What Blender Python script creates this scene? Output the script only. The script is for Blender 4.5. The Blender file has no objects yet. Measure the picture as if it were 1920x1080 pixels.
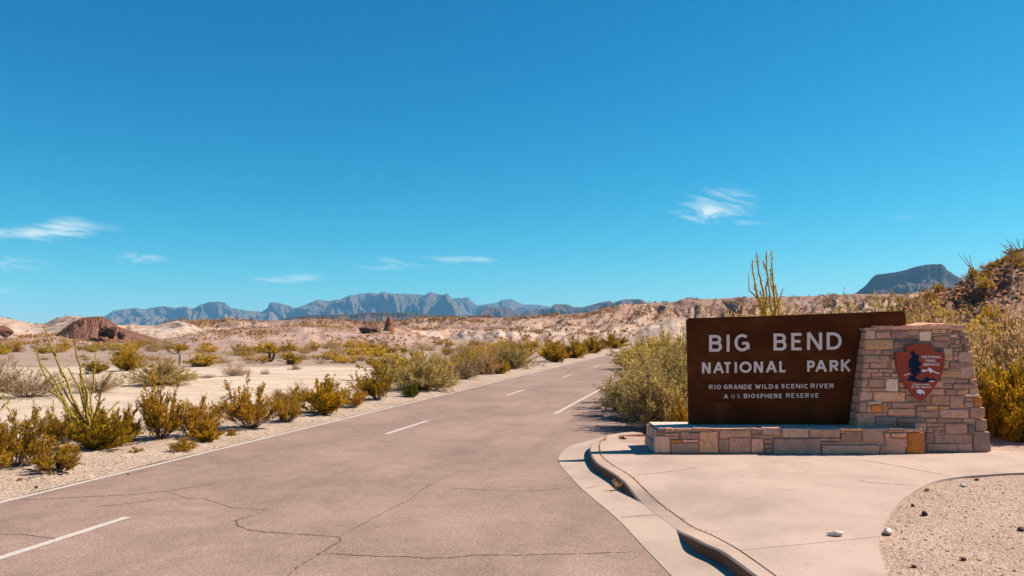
import bpy, bmesh, math, random
import numpy as np
from mathutils import Vector, Matrix

random.seed(7)
rng = np.random.default_rng(7)
S = bpy.context.scene
COL = S.collection
R = math.radians

# ------------------------------------------------------------------ camera
F, CX, CY, CH = 1450.0, 960.0, 540.0, 2.4
PITCH = math.atan(78 / F)
cam_d = bpy.data.cameras.new('camera')
cam_d.sensor_width = 36
cam_d.lens = F / 1920 * 36
cam_d.clip_start = 0.1
cam_d.clip_end = 60000
cam = bpy.data.objects.new('camera', cam_d)
COL.objects.link(cam)
cam.location = (0, 0, CH)
cam.rotation_euler = (math.pi / 2 + PITCH, 0, 0)
S.camera = cam
S.render.resolution_x, S.render.resolution_y = 1024, 576

# ------------------------------------------------------------------ light
SUNV = Vector((2.72, 0.74, 2.78)).normalized()
ELEV = math.asin(SUNV.z)
AZ = math.atan2(SUNV.x, SUNV.y)
sun_d = bpy.data.lights.new('sun', 'SUN')
sun_d.energy = 5.0
sun_d.angle = R(0.5)
sun_d.color = (1.0, 0.86, 0.71)
sun = bpy.data.objects.new('sun', sun_d)
COL.objects.link(sun)
sun.rotation_euler = SUNV.to_track_quat('Z', 'Y').to_euler()

W = bpy.data.worlds.new('World')
S.world = W
W.use_nodes = True
nt = W.node_tree
nt.nodes.clear()
def wn(t, **k):
    n = nt.nodes.new(t)
    for a, b in k.items():
        setattr(n, a, b)
    return n
def wmath(op, a, b=None, c=None, clamp=False):
    n = wn('ShaderNodeMath', operation=op, use_clamp=clamp)
    for i, v in enumerate((a, b, c)):
        if v is None:
            continue
        if isinstance(v, (int, float)):
            n.inputs[i].default_value = v
        else:
            nt.links.new(v, n.inputs[i])
    return n.outputs[0]
sky = wn('ShaderNodeTexSky', sky_type='NISHITA')
sky.sun_disc = False
sky.sun_elevation = ELEV
sky.sun_rotation = AZ
sky.altitude = 700
sky.air_density = 1.0
sky.dust_density = 0.15
sky.ozone_density = 3.0
# colour grade of the photograph: strong cyan-blue
tint = wn('ShaderNodeMix', data_type='RGBA', blend_type='MULTIPLY')
tint.inputs[0].default_value = 1
nt.links.new(sky.outputs[0], tint.inputs[6])
tint.inputs[7].default_value = (0.46, 1.12, 1.16, 1)
gsep = wn('ShaderNodeSeparateColor'); nt.links.new(tint.outputs[2], gsep.inputs[0])
gam = wn('ShaderNodeCombineColor')
for i_, (A_, p_) in enumerate(((6.2, 2.5), (.86, 1.1), (.87, .86))):
    q_ = wmath('POWER', wmath('MULTIPLY', gsep.outputs[i_], .1087), p_)
    nt.links.new(wmath('MULTIPLY', q_, A_ / .1087), gam.inputs[i_])
# thin clouds, placed by direction
tc = wn('ShaderNodeTexCoord')
sp = wn('ShaderNodeSeparateXYZ')
nt.links.new(tc.outputs['Generated'], sp.inputs[0])
ysafe = wmath('MAXIMUM', sp.outputs[1], 0.05)
U = wmath('DIVIDE', sp.outputs[0], ysafe)
V = wmath('DIVIDE', sp.outputs[2], ysafe)
cb = wn('ShaderNodeCombineXYZ')
nt.links.new(wmath('MULTIPLY', U, 7.0), cb.inputs[0])
nt.links.new(wmath('ADD', wmath('MULTIPLY', V, 34.0), wmath('MULTIPLY', U, 5.0)), cb.inputs[1])
nz = wn('ShaderNodeTexNoise')
nt.links.new(cb.outputs[0], nz.inputs['Vector'])
nz.inputs['Scale'].default_value = 1.6
nz.inputs['Detail'].default_value = 9
nz.inputs['Roughness'].default_value = 0.62
nz.inputs['Distortion'].default_value = 1.6
N = nz.outputs[0]
CLOUDS = [(55, 435, 85, 12, .9), (122, 429, 40, 20, .95), (30, 494, 75, 17, .45), (265, 483, 42, 13, .7),
          (508, 526, 40, 9, .55), (573, 517, 30, 12, .7), (735, 500, 75, 8, .5), (745, 487, 60, 7, .3), (880, 485, 70, 8, .7),
          (535, 475, 28, 10, .25), (1345, 380, 62, 26, .85), (1330, 402, 60, 16, .6), (1400, 417, 60, 6, .45), (1690, 408, 32, 7, .25),
          (5, 546, 28, 6, .45), (190, 428, 80, 12, .22)]
ct = None
for (px, py, rx, ry, st) in CLOUDS:
    u0 = (px - CX) / F
    vv = (CY - py) / F
    den = math.cos(PITCH) - vv * math.sin(PITCH)
    u0 /= den
    v0 = (math.sin(PITCH) + vv * math.cos(PITCH)) / den
    a = wmath('DIVIDE', wmath('SUBTRACT', U, u0), rx / F)
    b = wmath('DIVIDE', wmath('SUBTRACT', V, v0), ry / F)
    d = wmath('ADD', wmath('MULTIPLY', a, a), wmath('MULTIPLY', b, b))
    m = wmath('MULTIPLY', wmath('POWER', 2.718, wmath('MULTIPLY', d, -1.1)), st)
    ct = m if ct is None else wmath('ADD', ct, m)
front = wmath('GREATER_THAN', sp.outputs[1], 0.1)
cl = wmath('MULTIPLY', wmath('SUBTRACT', wmath('MULTIPLY', ct, wmath('ADD', wmath('MULTIPLY', N, 5.4), -1.95)), 0.10), 0.85, clamp=True)
cl = wmath('MULTIPLY', cl, front)
cm = wn('ShaderNodeMix', data_type='RGBA')
nt.links.new(cl, cm.inputs[0])
nt.links.new(gam.outputs[0], cm.inputs[6])
cm.inputs[7].default_value = (6.6, 8.2, 8.6, 1)
bg = wn('ShaderNodeBackground')
bg.inputs[1].default_value = 0.05
nt.links.new(cm.outputs[2], bg.inputs[0])
wo = wn('ShaderNodeOutputWorld')
nt.links.new(bg.outputs[0], wo.inputs[0])

S.view_settings.view_transform = 'Standard'
S.view_settings.look = 'None'
S.view_settings.exposure = 1.11
S.view_settings.gamma = 1.0
S.render.engine = 'CYCLES'
S.cycles.volume_bounces = 1
S.cycles.max_bounces = 8

# ------------------------------------------------------------------ helpers
ZA = -0.15          # asphalt level; the pavement's top is z = 0
def ray(px, py):
    u = (px - CX) / F
    v = (CY - py) / F
    return Vector((u, math.cos(PITCH) - v * math.sin(PITCH), math.sin(PITCH) + v * math.cos(PITCH)))
def P(px, py, z=0.0):
    d = ray(px, py)
    t = (z - CH) / d.z
    return Vector((d.x * t, d.y * t, z))
def atY(px, py, Y):
    d = ray(px, py)
    t = Y / d.y
    return Vector((d.x * t, Y, CH + d.z * t))

def lerp(a, b, t): return a + (b - a) * t
def sstep(a, b, x):
    t = np.clip((x - a) / (b - a), 0, 1)
    return t * t * (3 - 2 * t)

def _h(ix, iy, seed):
    n = (ix.astype(np.int64) * 374761393 + iy.astype(np.int64) * 668265263 + seed * 1442695041) & 0xffffffff
    n = ((n ^ (n >> 13)) * 1274126177) & 0xffffffff
    n = n ^ (n >> 16)
    return (n & 0xffff) / 65535.0
def vnoise(x, y, seed=0):
    x = np.asarray(x, float); y = np.asarray(y, float)
    x, y = np.broadcast_arrays(x, y)
    ix = np.floor(x); iy = np.floor(y)
    fx = x - ix; fy = y - iy
    fx = fx * fx * fx * (fx * (fx * 6 - 15) + 10); fy = fy * fy * fy * (fy * (fy * 6 - 15) + 10)
    a = _h(ix, iy, seed); b = _h(ix + 1, iy, seed); c = _h(ix, iy + 1, seed); d = _h(ix + 1, iy + 1, seed)
    return (a + (b - a) * fx) * (1 - fy) + (c + (d - c) * fx) * fy
def fbm(x, y, seed=0, octv=4, gain=0.5):
    s = 0; a = 1; t = 0
    for i in range(octv):
        s = s + a * vnoise(x * 2 ** i + 13.7 * i, y * 2 ** i + 7.1 * i, seed + i)
        t += a; a *= gain
    return s / t
def ridged(x, y, seed=0, octv=4, gain=0.5):
    s = 0; a = 1; t = 0
    for i in range(octv):
        n = 1 - np.abs(2 * vnoise(x * 2 ** i + 3.3 * i, y * 2 ** i + 9.1 * i, seed + i) - 1)
        s = s + a * n; t += a; a *= gain
    return s / t

def tag(o, label=None, cat=None, group=None, kind=None):
    if label: o['label'] = label
    if cat: o['category'] = cat
    if group: o['group'] = group
    if kind: o['kind'] = kind
    return o
def empty(name, loc=(0, 0, 0)):
    o = bpy.data.objects.new(name, None)
    o.empty_display_size = 0.3
    COL.objects.link(o)
    o.location = loc
    return o
def mesh_np(name, verts, faces, mats, smooth=False, tint=None, matidx=None):
    """verts (n,3); faces (m,k) equal size array or list of lists"""
    me = bpy.data.meshes.new(name)
    if isinstance(faces, np.ndarray):
        m, k = faces.shape
        me.vertices.add(len(verts))
        me.vertices.foreach_set('co', np.asarray(verts, np.float32).ravel())
        me.loops.add(m * k)
        me.loops.foreach_set('vertex_index', faces.astype(np.int32).ravel())
        me.polygons.add(m)
        me.polygons.foreach_set('loop_start', np.arange(0, m * k, k, dtype=np.int32))
        me.polygons.foreach_set('loop_total', np.full(m, k, np.int32))
    else:
        me.from_pydata([tuple(v) for v in verts], [], faces)
    for x in (mats if isinstance(mats, (list, tuple)) else [mats]):
        me.materials.append(x)
    n = len(me.polygons)
    if matidx is not None:
        me.polygons.foreach_set('material_index', np.asarray(matidx, np.int32))
    me.polygons.foreach_set('use_smooth', np.full(n, smooth, bool))
    me.update(calc_edges=True)
    if tint is not None:
        at = me.attributes.new('tint', 'FLOAT', 'FACE')
        at.data.foreach_set('value', np.asarray(tint, np.float32))
    return me
def link(name, me, parent=None, loc=None):
    o = bpy.data.objects.new(name, me)
    COL.objects.link(o)
    if parent: o.parent = parent
    if loc is not None: o.location = loc
    return o
def grid_faces(nr, nc):
    i = np.arange(nr - 1)[:, None] * nc + np.arange(nc - 1)[None, :]
    return np.stack([i, i + 1, i + nc + 1, i + nc], -1).reshape(-1, 4)

# ------------------------------------------------------------------ materials
class NB:
    def __init__(s, name):
        s.m = bpy.data.materials.new(name)
        s.m.use_nodes = True
        s.t = s.m.node_tree
        s.t.nodes.clear()
        s.out = s.t.nodes.new('ShaderNodeOutputMaterial')
        s.geo = s.t.nodes.new('ShaderNodeNewGeometry')
        s.tc = s.t.nodes.new('ShaderNodeTexCoord')
    def put(s, inp, v):
        if hasattr(v, 'is_output'):
            s.t.links.new(v, inp)
        else:
            inp.default_value = v if not isinstance(v, tuple) or len(v) != 3 or inp.type != 'RGBA' else (*v, 1)
    def noise(s, scale, detail=4, rough=.55, dist=0, vec=None, out=0):
        n = s.t.nodes.new('ShaderNodeTexNoise')
        s.t.links.new(vec or s.geo.outputs['Position'], n.inputs['Vector'])
        n.inputs['Scale'].default_value = scale
        n.inputs['Detail'].default_value = detail
        n.inputs['Roughness'].default_value = rough
        n.inputs['Distortion'].default_value = dist
        return n.outputs[out]
    def voro(s, scale, feature='F1', vec=None, out='Distance', rnd=1):
        n = s.t.nodes.new('ShaderNodeTexVoronoi')
        n.feature = feature
        s.t.links.new(vec or s.geo.outputs['Position'], n.inputs['Vector'])
        n.inputs['Scale'].default_value = scale
        n.inputs['Randomness'].default_value = rnd
        return n.outputs[out]
    def ramp(s, fac, stops, interp='LINEAR'):
        n = s.t.nodes.new('ShaderNodeValToRGB')
        n.color_ramp.interpolation = interp
        e = n.color_ramp.elements
        while len(e) < len(stops): e.new(0.5)
        for k, (p, c) in enumerate(stops):
            e[k].position = p
            e[k].color = (*c, 1) if isinstance(c, tuple) else (c, c, c, 1)
        s.t.links.new(fac, n.inputs[0])
        return n.outputs[0]
    def mix(s, fac, a, b, mode='MIX'):
        n = s.t.nodes.new('ShaderNodeMix')
        n.data_type = 'RGBA'; n.blend_type = mode
        s.put(n.inputs[0], fac); s.put(n.inputs[6], a); s.put(n.inputs[7], b)
        return n.outputs[2]
    def math(s, op, a, b=0.0, clamp=False):
        n = s.t.nodes.new('ShaderNodeMath')
        n.operation = op; n.use_clamp = clamp
        s.put(n.inputs[0], a); s.put(n.inputs[1], b)
        return n.outputs[0]
    def warp(s, k):
        n = s.t.nodes.new('ShaderNodeVectorMath'); n.operation = 'MULTIPLY_ADD'
        q = s.t.nodes.new('ShaderNodeTexNoise'); q.inputs['Scale'].default_value = 1.4; q.inputs['Detail'].default_value = 6
        s.t.links.new(s.geo.outputs['Position'], q.inputs['Vector'])
        s.t.links.new(q.outputs[1], n.inputs[0]); n.inputs[1].default_value = (k, k, k)
        s.t.links.new(s.geo.outputs['Position'], n.inputs[2])
        return n.outputs[0]
    def attr(s, name, out='Fac'):
        n = s.t.nodes.new('ShaderNodeAttribute')
        n.attribute_name = name
        return n.outputs[out]
    def objinfo(s, out):
        return s.t.nodes.new('ShaderNodeObjectInfo').outputs[out]
    def scaled(s, sx, sy, sz, vec=None):
        n = s.t.nodes.new('ShaderNodeMapping')
        s.t.links.new(vec or s.geo.outputs['Position'], n.inputs[0])
        n.inputs['Scale'].default_value = (sx, sy, sz)
        return n.outputs[0]
    def bump(s, h, strength=.5, dist=.01, normal=None):
        n = s.t.nodes.new('ShaderNodeBump')
        n.inputs['Strength'].default_value = strength
        n.inputs['Distance'].default_value = dist
        s.t.links.new(h, n.inputs['Height'])
        if normal: s.t.links.new(normal, n.inputs['Normal'])
        return n.outputs[0]
    def bsdf(s, col, rough=.9, normal=None, metal=0, spec=.12, k=.55):
        if k != 1: col = s.mix(1, col, (k, k, k), 'MULTIPLY')
        n = s.t.nodes.new('ShaderNodeBsdfPrincipled')
        s.put(n.inputs['Base Color'], col); s.put(n.inputs['Roughness'], rough)
        n.inputs['Metallic'].default_value = metal
        n.inputs['Specular IOR Level'].default_value = spec
        if normal: s.t.links.new(normal, n.inputs['Normal'])
        s.t.links.new(n.outputs[0], s.out.inputs[0])
        return s.m

def mat_asphalt():
    b = NB('asphalt')
    c = b.ramp(b.noise(62, 3, .8), [(.28, (.10, .055, .045)), (.42, (.36, .243, .197)), (.54, (.45, .313, .257)), (.70, (.78, .58, .49))])
    agg = b.voro(42); ag = b.ramp(agg, [(.10, .42), (.24, 1.0)])
    c = b.mix(b.ramp(b.noise(9, 4, .7), [(.42, 0.0), (.6, .9)]), c, b.mix(1, c, ag, 'MULTIPLY'))
    big = b.ramp(b.noise(.35, 4, .6), [(.35, .84), (.65, 1.08)])
    c = b.mix(1, c, big, 'MULTIPLY')

    mp = b.t.nodes.new('ShaderNodeMapping'); mp.inputs['Rotation'].default_value[2] = math.atan(373 / 1450)
    b.t.links.new(b.geo.outputs['Position'], mp.inputs[0])
    sc_ = b.scaled(1.0, .07, 1, mp.outputs[0])
    trk = b.ramp(b.noise(1.1, 4, .6, 0, vec=sc_), [(.36, .92), (.5, 1.0), (.64, 1.03)])
    c = b.mix(1, c, trk, 'MULTIPLY')
    oil = b.ramp(b.noise(.9, 6, .72, .8), [(.60, 1.0), (.74, .82)])
    c = b.mix(.8, c, oil, 'MULTIPLY')
    st = b.ramp(b.noise(1.3, 5, .65, 1.5), [(.40, .84), (.55, 1.03)])
    c = b.mix(.6, c, st, 'MULTIPLY')
    n = b.bump(b.noise(70, 2, .6), .55, .006)
    return b.bsdf(c, .88, n)
def mat_concrete(name='concrete', base=(.665, .50, .425), seed=0):
    b = NB(name)
    c = b.ramp(b.noise(.9, 6, .62, .6), [(.3, tuple(x * .86 for x in base)), (.55, base), (.75, tuple(min(1, x * 1.07) for x in base))])
    stain = b.ramp(b.noise(3.1, 6, .7, 1.2), [(.56, 0.0), (.72, 1.0)])
    c = b.mix(b.math('MULTIPLY', stain, .35), c, (base[0] * .62, base[1] * .52, base[2] * .46))
    blot = b.ramp(b.noise(.55, 5, .6, .4), [(.36, .88), (.52, 1.0), (.7, 1.04)])
    c = b.mix(1, c, blot, 'MULTIPLY')
    grn = b.ramp(b.noise(38, 4, .8), [(.32, .86), (.5, 1.0), (.7, 1.05)])
    c = b.mix(1, c, grn, 'MULTIPLY')
    hair = b.ramp(b.voro(.55, 'DISTANCE_TO_EDGE', vec=b.warp(.9)), [(0.0, .74), (.006, 1.0)])
    c = b.mix(b.ramp(b.noise(.8, 3), [(.5, 0.0), (.62, .8)]), c, b.mix(1, c, hair, 'MULTIPLY'))
    spk = b.ramp(b.voro(16), [(.035, 1.0), (.075, 0.0)])
    sel = b.ramp(b.noise(3.7, 2), [(.52, 0.0), (.6, 1.0)])
    c = b.mix(b.math('MULTIPLY', b.math('MULTIPLY', spk, sel), .6), c, (.12, .075, .06))
    n = b.bump(b.noise(60, 4, .7), .25, .004)
    n = b.bump(b.noise(2.2, 3), .2, .03, n)
    return b.bsdf(c, .9, n)
def mat_gravel(name, dark, lite, scale=38):
    b = NB(name)
    v = b.voro(scale, out='Color')
    r = b.t.nodes.new('ShaderNodeSeparateColor'); b.t.links.new(v, r.inputs[0])
    c = b.ramp(r.outputs[0], [(0, dark), (.45, lerp3(dark, lite, .6)), (1, lite)])
    big = b.ramp(b.noise(.8, 5, .6, .5), [(.3, .85), (.7, 1.1)])
    c = b.mix(1, c, big, 'MULTIPLY')
    sp_ = b.ramp(b.noise(26, 3, .7), [(.35, .6), (.5, 1.0)])
    c = b.mix(.7, c, sp_, 'MULTIPLY')
    n = b.bump(b.voro(scale), .7, .012)
    n = b.bump(b.noise(7, 5, .7), .5, .05, n)
    return b.bsdf(c, .95, n)
def lerp3(a, b, t): return tuple(x + (y - x) * t for x, y in zip(a, b))
def mat_plain():
    b = NB('desert_floor')
    wash = b.attr('wash')
    tan = b.ramp(b.noise(.11, 6, .65, .8), [(.3, (.40, .27, .20)), (.55, (.52, .38, .30)), (.75, (.60, .46, .37))])
    fine = b.ramp(b.noise(2.3, 5, .75), [(.35, .72), (.6, 1.05)])
    tan = b.mix(.9, tan, fine, 'MULTIPLY')
    cream = b.ramp(b.noise(.35, 5, .6, .6, vec=b.scaled(.35, 1.5, 1)), [(.3, (.70, .53, .40)), (.5, (.82, .65, .50)), (.7, (.90, .74, .59))])
    trk = b.ramp(b.noise(1.1, 5, .6, .5, vec=b.scaled(.22, 2.6, 1)), [(.38, .80), (.52, 1.0)])
    cream = b.mix(.8, cream, trk, 'MULTIPLY')
    cream = b.mix(.5, cream, b.ramp(b.noise(6, 5, .75), [(.35, .78), (.55, 1.02)]), 'MULTIPLY')
    edge = b.math('ADD', wash, b.math('MULTIPLY', b.math('SUBTRACT', b.noise(.25, 5, .7), .5), 1.1))
    c = b.mix(b.ramp(edge, [(.35, 0.0), (.62, 1.0)]), tan, cream)
    n = b.bump(b.noise(9, 6, .75), .8, .05)
    n = b.bump(b.noise(.8, 4, .6), .5, .3, n)
    return b.bsdf(c, .95, n)
def mat_hill(name, lo, mid, hi, band=.5, nscale=.05, brown=(.24, .13, .085), brownamt=.5, bumpd=1.0, zrange=(0, 12)):
    """weathered badland: pale clay with strata, darker stony crust towards the crest"""
    b = NB(name)
    h = b.attr('rise')
    s = b.t.nodes.new('ShaderNodeSeparateXYZ'); b.t.links.new(b.geo.outputs['Position'], s.inputs[0])
    zz = b.math('ADD', b.math('MULTIPLY', s.outputs[2], band), b.math('MULTIPLY', b.noise(nscale * .7, 5, .6), 5.0))
    w = b.noise(1.0, 5, .65, 0, vec=None)
    cz = b.t.nodes.new('ShaderNodeCombineXYZ'); b.t.links.new(zz, cz.inputs[2])
    st = b.noise(1.0, 4, .6, 0, vec=cz.outputs[0])
    c = b.ramp(st, [(.3, lo), (.5, mid), (.62, hi), (.75, mid)])
    var = b.ramp(b.noise(nscale, 7, .68, .6), [(.35, .72), (.6, 1.08)])
    c = b.mix(.9, c, var, 'MULTIPLY')
    crust = b.math('ADD', h, b.math('MULTIPLY', b.math('SUBTRACT', b.noise(nscale * 2.5, 7, .72), .5), 1.6))
    crust = b.math('MULTIPLY', b.ramp(crust, [(.45, 0.0), (.8, 1.0)]), brownamt)
    c = b.mix(crust, c, brown)
    n = b.bump(b.noise(nscale * 8, 6, .65), .5, bumpd)
    return b.bsdf(c, .97, n, spec=.1)
def mat_stone():
    b = NB('sandstone')
    oc = b.objinfo('Color')
    rnd = b.objinfo('Random')
    pos = b.t.nodes.new('ShaderNodeVectorMath'); pos.operation = 'ADD'
    b.t.links.new(b.geo.outputs['Position'], pos.inputs[0])
    cmb = b.t.nodes.new('ShaderNodeCombineXYZ')
    for i in range(3): b.t.links.new(b.math('MULTIPLY', rnd, 17.0 + i * 9), cmb.inputs[i])
    b.t.links.new(cmb.outputs[0], pos.inputs[1])
    pv = pos.outputs[0]
    v = b.ramp(b.noise(7, 7, .72, .9, vec=pv), [(.3, .62), (.5, 1.0), (.72, 1.22)])
    c = b.mix(1, oc, v, 'MULTIPLY')
    rust = b.ramp(b.noise(3.4, 6, .7, 1.5, vec=pv), [(.58, 0.0), (.75, 1.0)])
    c = b.mix(b.math('MULTIPLY', rust, .55), c, (.30, .13, .05))
    dk = b.ramp(b.noise(22, 4, .75, .4, vec=pv), [(.30, .45), (.42, 1.0)])
    c = b.mix(.75, c, dk, 'MULTIPLY')
    n = b.bump(b.noise(16, 6, .7, .4, vec=pv), .9, .02)
    return b.bsdf(c, .92, n, k=1)
def mat_simple(name, col, rough=.8, nscale=20, amt=.25, bump=.3, bd=.005, metal=0, spec=.12, k=.55):
    b = NB(name)
    v = b.ramp(b.noise(nscale, 5, .65), [(.3, 1 - amt), (.7, 1 + amt * .6)])
    c = b.mix(1, col, v, 'MULTIPLY')
    n = b.bump(b.noise(nscale * 3, 4, .7), bump, bd)
    return b.bsdf(c, rough, n, metal, spec, k)
def mat_rust():
    b = NB('rusted_steel')
    c = b.ramp(b.noise(1.6, 8, .7, .5), [(.3, (.055, .015, .005)), (.5, (.088, .024, .007)), (.7, (.135, .041, .011))])
    dr = b.ramp(b.noise(2.0, 6, .7, .3, vec=b.scaled(5, 5, .5)), [(.35, .70), (.6, 1.08)])
    c = b.mix(.45, c, dr, 'MULTIPLY')
    sp_ = b.ramp(b.noise(60, 3, .7), [(.3, .75), (.6, 1.1)])
    c = b.mix(.7, c, sp_, 'MULTIPLY')
    n = b.bump(b.noise(45, 5, .7), .3, .003)
    return b.bsdf(c, .85, n, 0, .04, 1)
def mat_leaf(name, a, bb, c3, trans=.42):
    b = NB(name)
    t = b.attr('tint')
    c = b.ramp(t, [(0, a), (.5, bb), (1, c3)])
    rnd = b.ramp(b.objinfo('Random'), [(0, (.78, .80, .8)), (.5, (1, 1, 1)), (1, (1.2, 1.12, 1.0))])
    c = b.mix(1, c, rnd, 'MULTIPLY')
    cl_ = b.ramp(b.noise(3.5, 3, .6), [(.3, .72), (.7, 1.2)])
    c = b.mix(.8, c, cl_, 'MULTIPLY')
    c = b.mix(1, c, (.96, .83, .60), 'MULTIPLY')
    d = b.t.nodes.new('ShaderNodeBsdfDiffuse'); b.put(d.inputs[0], c)
    tr = b.t.nodes.new('ShaderNodeBsdfTranslucent'); b.put(tr.inputs[0], c)
    mx = b.t.nodes.new('ShaderNodeMixShader'); mx.inputs[0].default_value = trans
    b.t.links.new(d.outputs[0], mx.inputs[1]); b.t.links.new(tr.outputs[0], mx.inputs[2])
    b.t.links.new(mx.outputs[0], b.out.inputs[0])
    return b.m

M = {}
M['asphalt'] = mat_asphalt()
M['concrete'] = mat_concrete()
M['gutter'] = mat_concrete('gutter_concrete', (.63, .49, .405))
M['kerb'] = mat_concrete('kerb_concrete', (.63, .475, .385))
M['kerbface'] = mat_concrete('kerb_face_stain_shade', (.40, .17, .10))  # reddish dirt tone, with the outer face's shade darkened into the colour
M['gravel'] = mat_gravel('shoulder_gravel', (.36, .235, .175), (.80, .64, .51))
M['gravel2'] = mat_gravel('bed_gravel', (.34, .205, .155), (.80, .60, .485), 58)
M['plain'] = mat_plain()
M['stone'] = mat_stone()
M['mortar'] = mat_simple('mortar', (.50, .29, .21, 1), .95, 14, .3, .6, .01, 0, .05, 1)
M['rust'] = mat_rust()
M['plaque'] = mat_simple('plaque_steel', (.088, .023, .008, 1), .85, 6, .3, .2, .003, 0, .04, 1)
M['letter'] = mat_simple('letter_paint', (.74, .60, .53, 1), .7, 30, .08, .1, .001, 0, .1, 1)
M['emblem'] = mat_simple('emblem_paint', (.38, .068, .035, 1), .7, 7, .16, .15, .002, 0, .1, 1)
M['emblem_rim'] = mat_simple('emblem_rim_paint', (.36, .09, .02, 1), .6, 9, .2)
M['navy'] = mat_simple('navy_paint', (.010, .022, .045, 1), .7, 20, .2, .1, .001, 0, .05, 1)
M['white'] = mat_simple('white_paint', (.92, .80, .72, 1), .7, 20, .08, .1, .001, 0, .1, 1)
M['crack'] = mat_simple('crack_filler', (.20, .12, .10, 1), .95, 20, .3)
M['cjoint'] = mat_simple('joint_dirt', (.22, .13, .095, 1), .95, 20, .3)
def mat_line(name, col):
    b = NB(name)
    wear = b.ramp(b.noise(30, 5, .8), [(.34, 0.0), (.47, 1.0)])
    c = b.mix(wear, (.30, .21, .19), col)
    return b.bsdf(c, .8, b.bump(b.noise(60, 2), .3, .004))
M['line'] = mat_line('worn_white_line', (.74, .68, .62))
M['bark'] = mat_simple('grey_bark', (.17, .125, .10, 1), .9, 25, .35)
M['twig'] = mat_simple('dark_twig', (.115, .07, .05, 1), .9, 25, .35)
M['drytwig'] = mat_simple('dry_twig', (.34, .25, .20, 1), .9, 9, .3)
M['creosote'] = mat_leaf('creosote_leaf', (.28, .16, .016), (.42, .265, .024), (.55, .37, .06))
M['creogreen'] = mat_leaf('creosote_green_leaf', (.24, .155, .012), (.40, .27, .018), (.54, .38, .04))
M['brush'] = mat_leaf('grey_green_leaf', (.34, .27, .11), (.50, .41, .18), (.64, .54, .29))
M['tanbrush'] = mat_leaf('tan_leaf', (.34, .235, .14), (.50, .36, .22), (.62, .47, .31))
M['green'] = mat_leaf('bright_green_leaf', (.06, .085, .008), (.13, .16, .015), (.24, .25, .03))
M['yellow'] = mat_leaf('yellow_leaf', (.42, .30, .045), (.58, .43, .07), (.70, .54, .12))
M['ocotillo'] = mat_leaf('ocotillo_leaf', (.26, .24, .04), (.42, .40, .07), (.56, .52, .12))
M['flower'] = mat_leaf('red_flower', (.5, .03, .02), (.6, .04, .02), (.7, .08, .03))
def mat_cane(name, a, c_):
    b = NB(name)
    c = b.ramp(b.noise(22, 5, .75), [(.38, a), (.6, c_)])
    return b.bsdf(c, .9, b.bump(b.noise(30, 3), .8, .01))
M['cane'] = mat_cane('ocotillo_bark', (.24, .14, .04), (.62, .46, .10))
M['yellowcane'] = mat_cane('ocotillo_yellow_bark', (.50, .30, .05), (1.0, .66, .08))
M['rockdark'] = mat_simple('dark_rock', (.10, .05, .035, 1), .95, 1.2, .5, .8, .1)
M['pebble'] = mat_leaf('pebble_stone', (.20, .125, .10), (.46, .35, .29), (.74, .62, .53), .0)
M['whiterock'] = mat_simple('pale_rock', (.80, .66, .56, 1), .9, 9, .3, .8, .02, 0, .05, .72)
M['redrock'] = mat_simple('red_rock', (.22, .09, .06, 1), .9, 9, .3, .8, .02)

# ------------------------------------------------------------------ ground sheet
RA = math.atan((1333 - CX) / F)
RD = Vector((math.sin(RA), math.cos(RA), 0))          # along the road
RN = Vector((math.cos(RA), -math.sin(RA), 0))         # across, to the right
def rd(s, o, z=ZA): 
    p = RD * s + RN * o
    return Vector((p.x, p.y, z))
OL, OC, OR_ = -10.2, -7.73, -4.62
n = 330
t = np.linspace(-1, 1, n)
ax = np.sinh(t * 8.2) / math.sinh(8.2) * 9000
X, Y = np.meshgrid(ax + 0.0, ax + 20)
off = X * RN.x + Y * RN.y
lft = sstep(-10.6, -16, off)
Z = -0.235 + lft * (0.02 + 0.10 * (fbm(X * .15, Y * .15, 3) - .5)) + sstep(20, 60, np.hypot(X, Y)) * lft * (fbm(X * .03, Y * .03, 5) - .5) * .5
Z = np.where(off > -4.2, -0.235 + 0.04 * sstep(-4.2, 0, off) * sstep(19, 22, Y), Z)
wash = sstep(-11.5, -13.5, off) * (1 - sstep(47, 58, Y + .06 * X)) * sstep(8, 14, Y)
me = mesh_np('ground', np.stack([X, Y, Z], -1).reshape(-1, 3), grid_faces(n, n), M['plain'], True)
a_ = me.attributes.new('wash', 'FLOAT', 'POINT'); a_.data.foreach_set('value', wash.ravel().astype(np.float32))
tag(link('ground', me), kind='structure')

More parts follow.
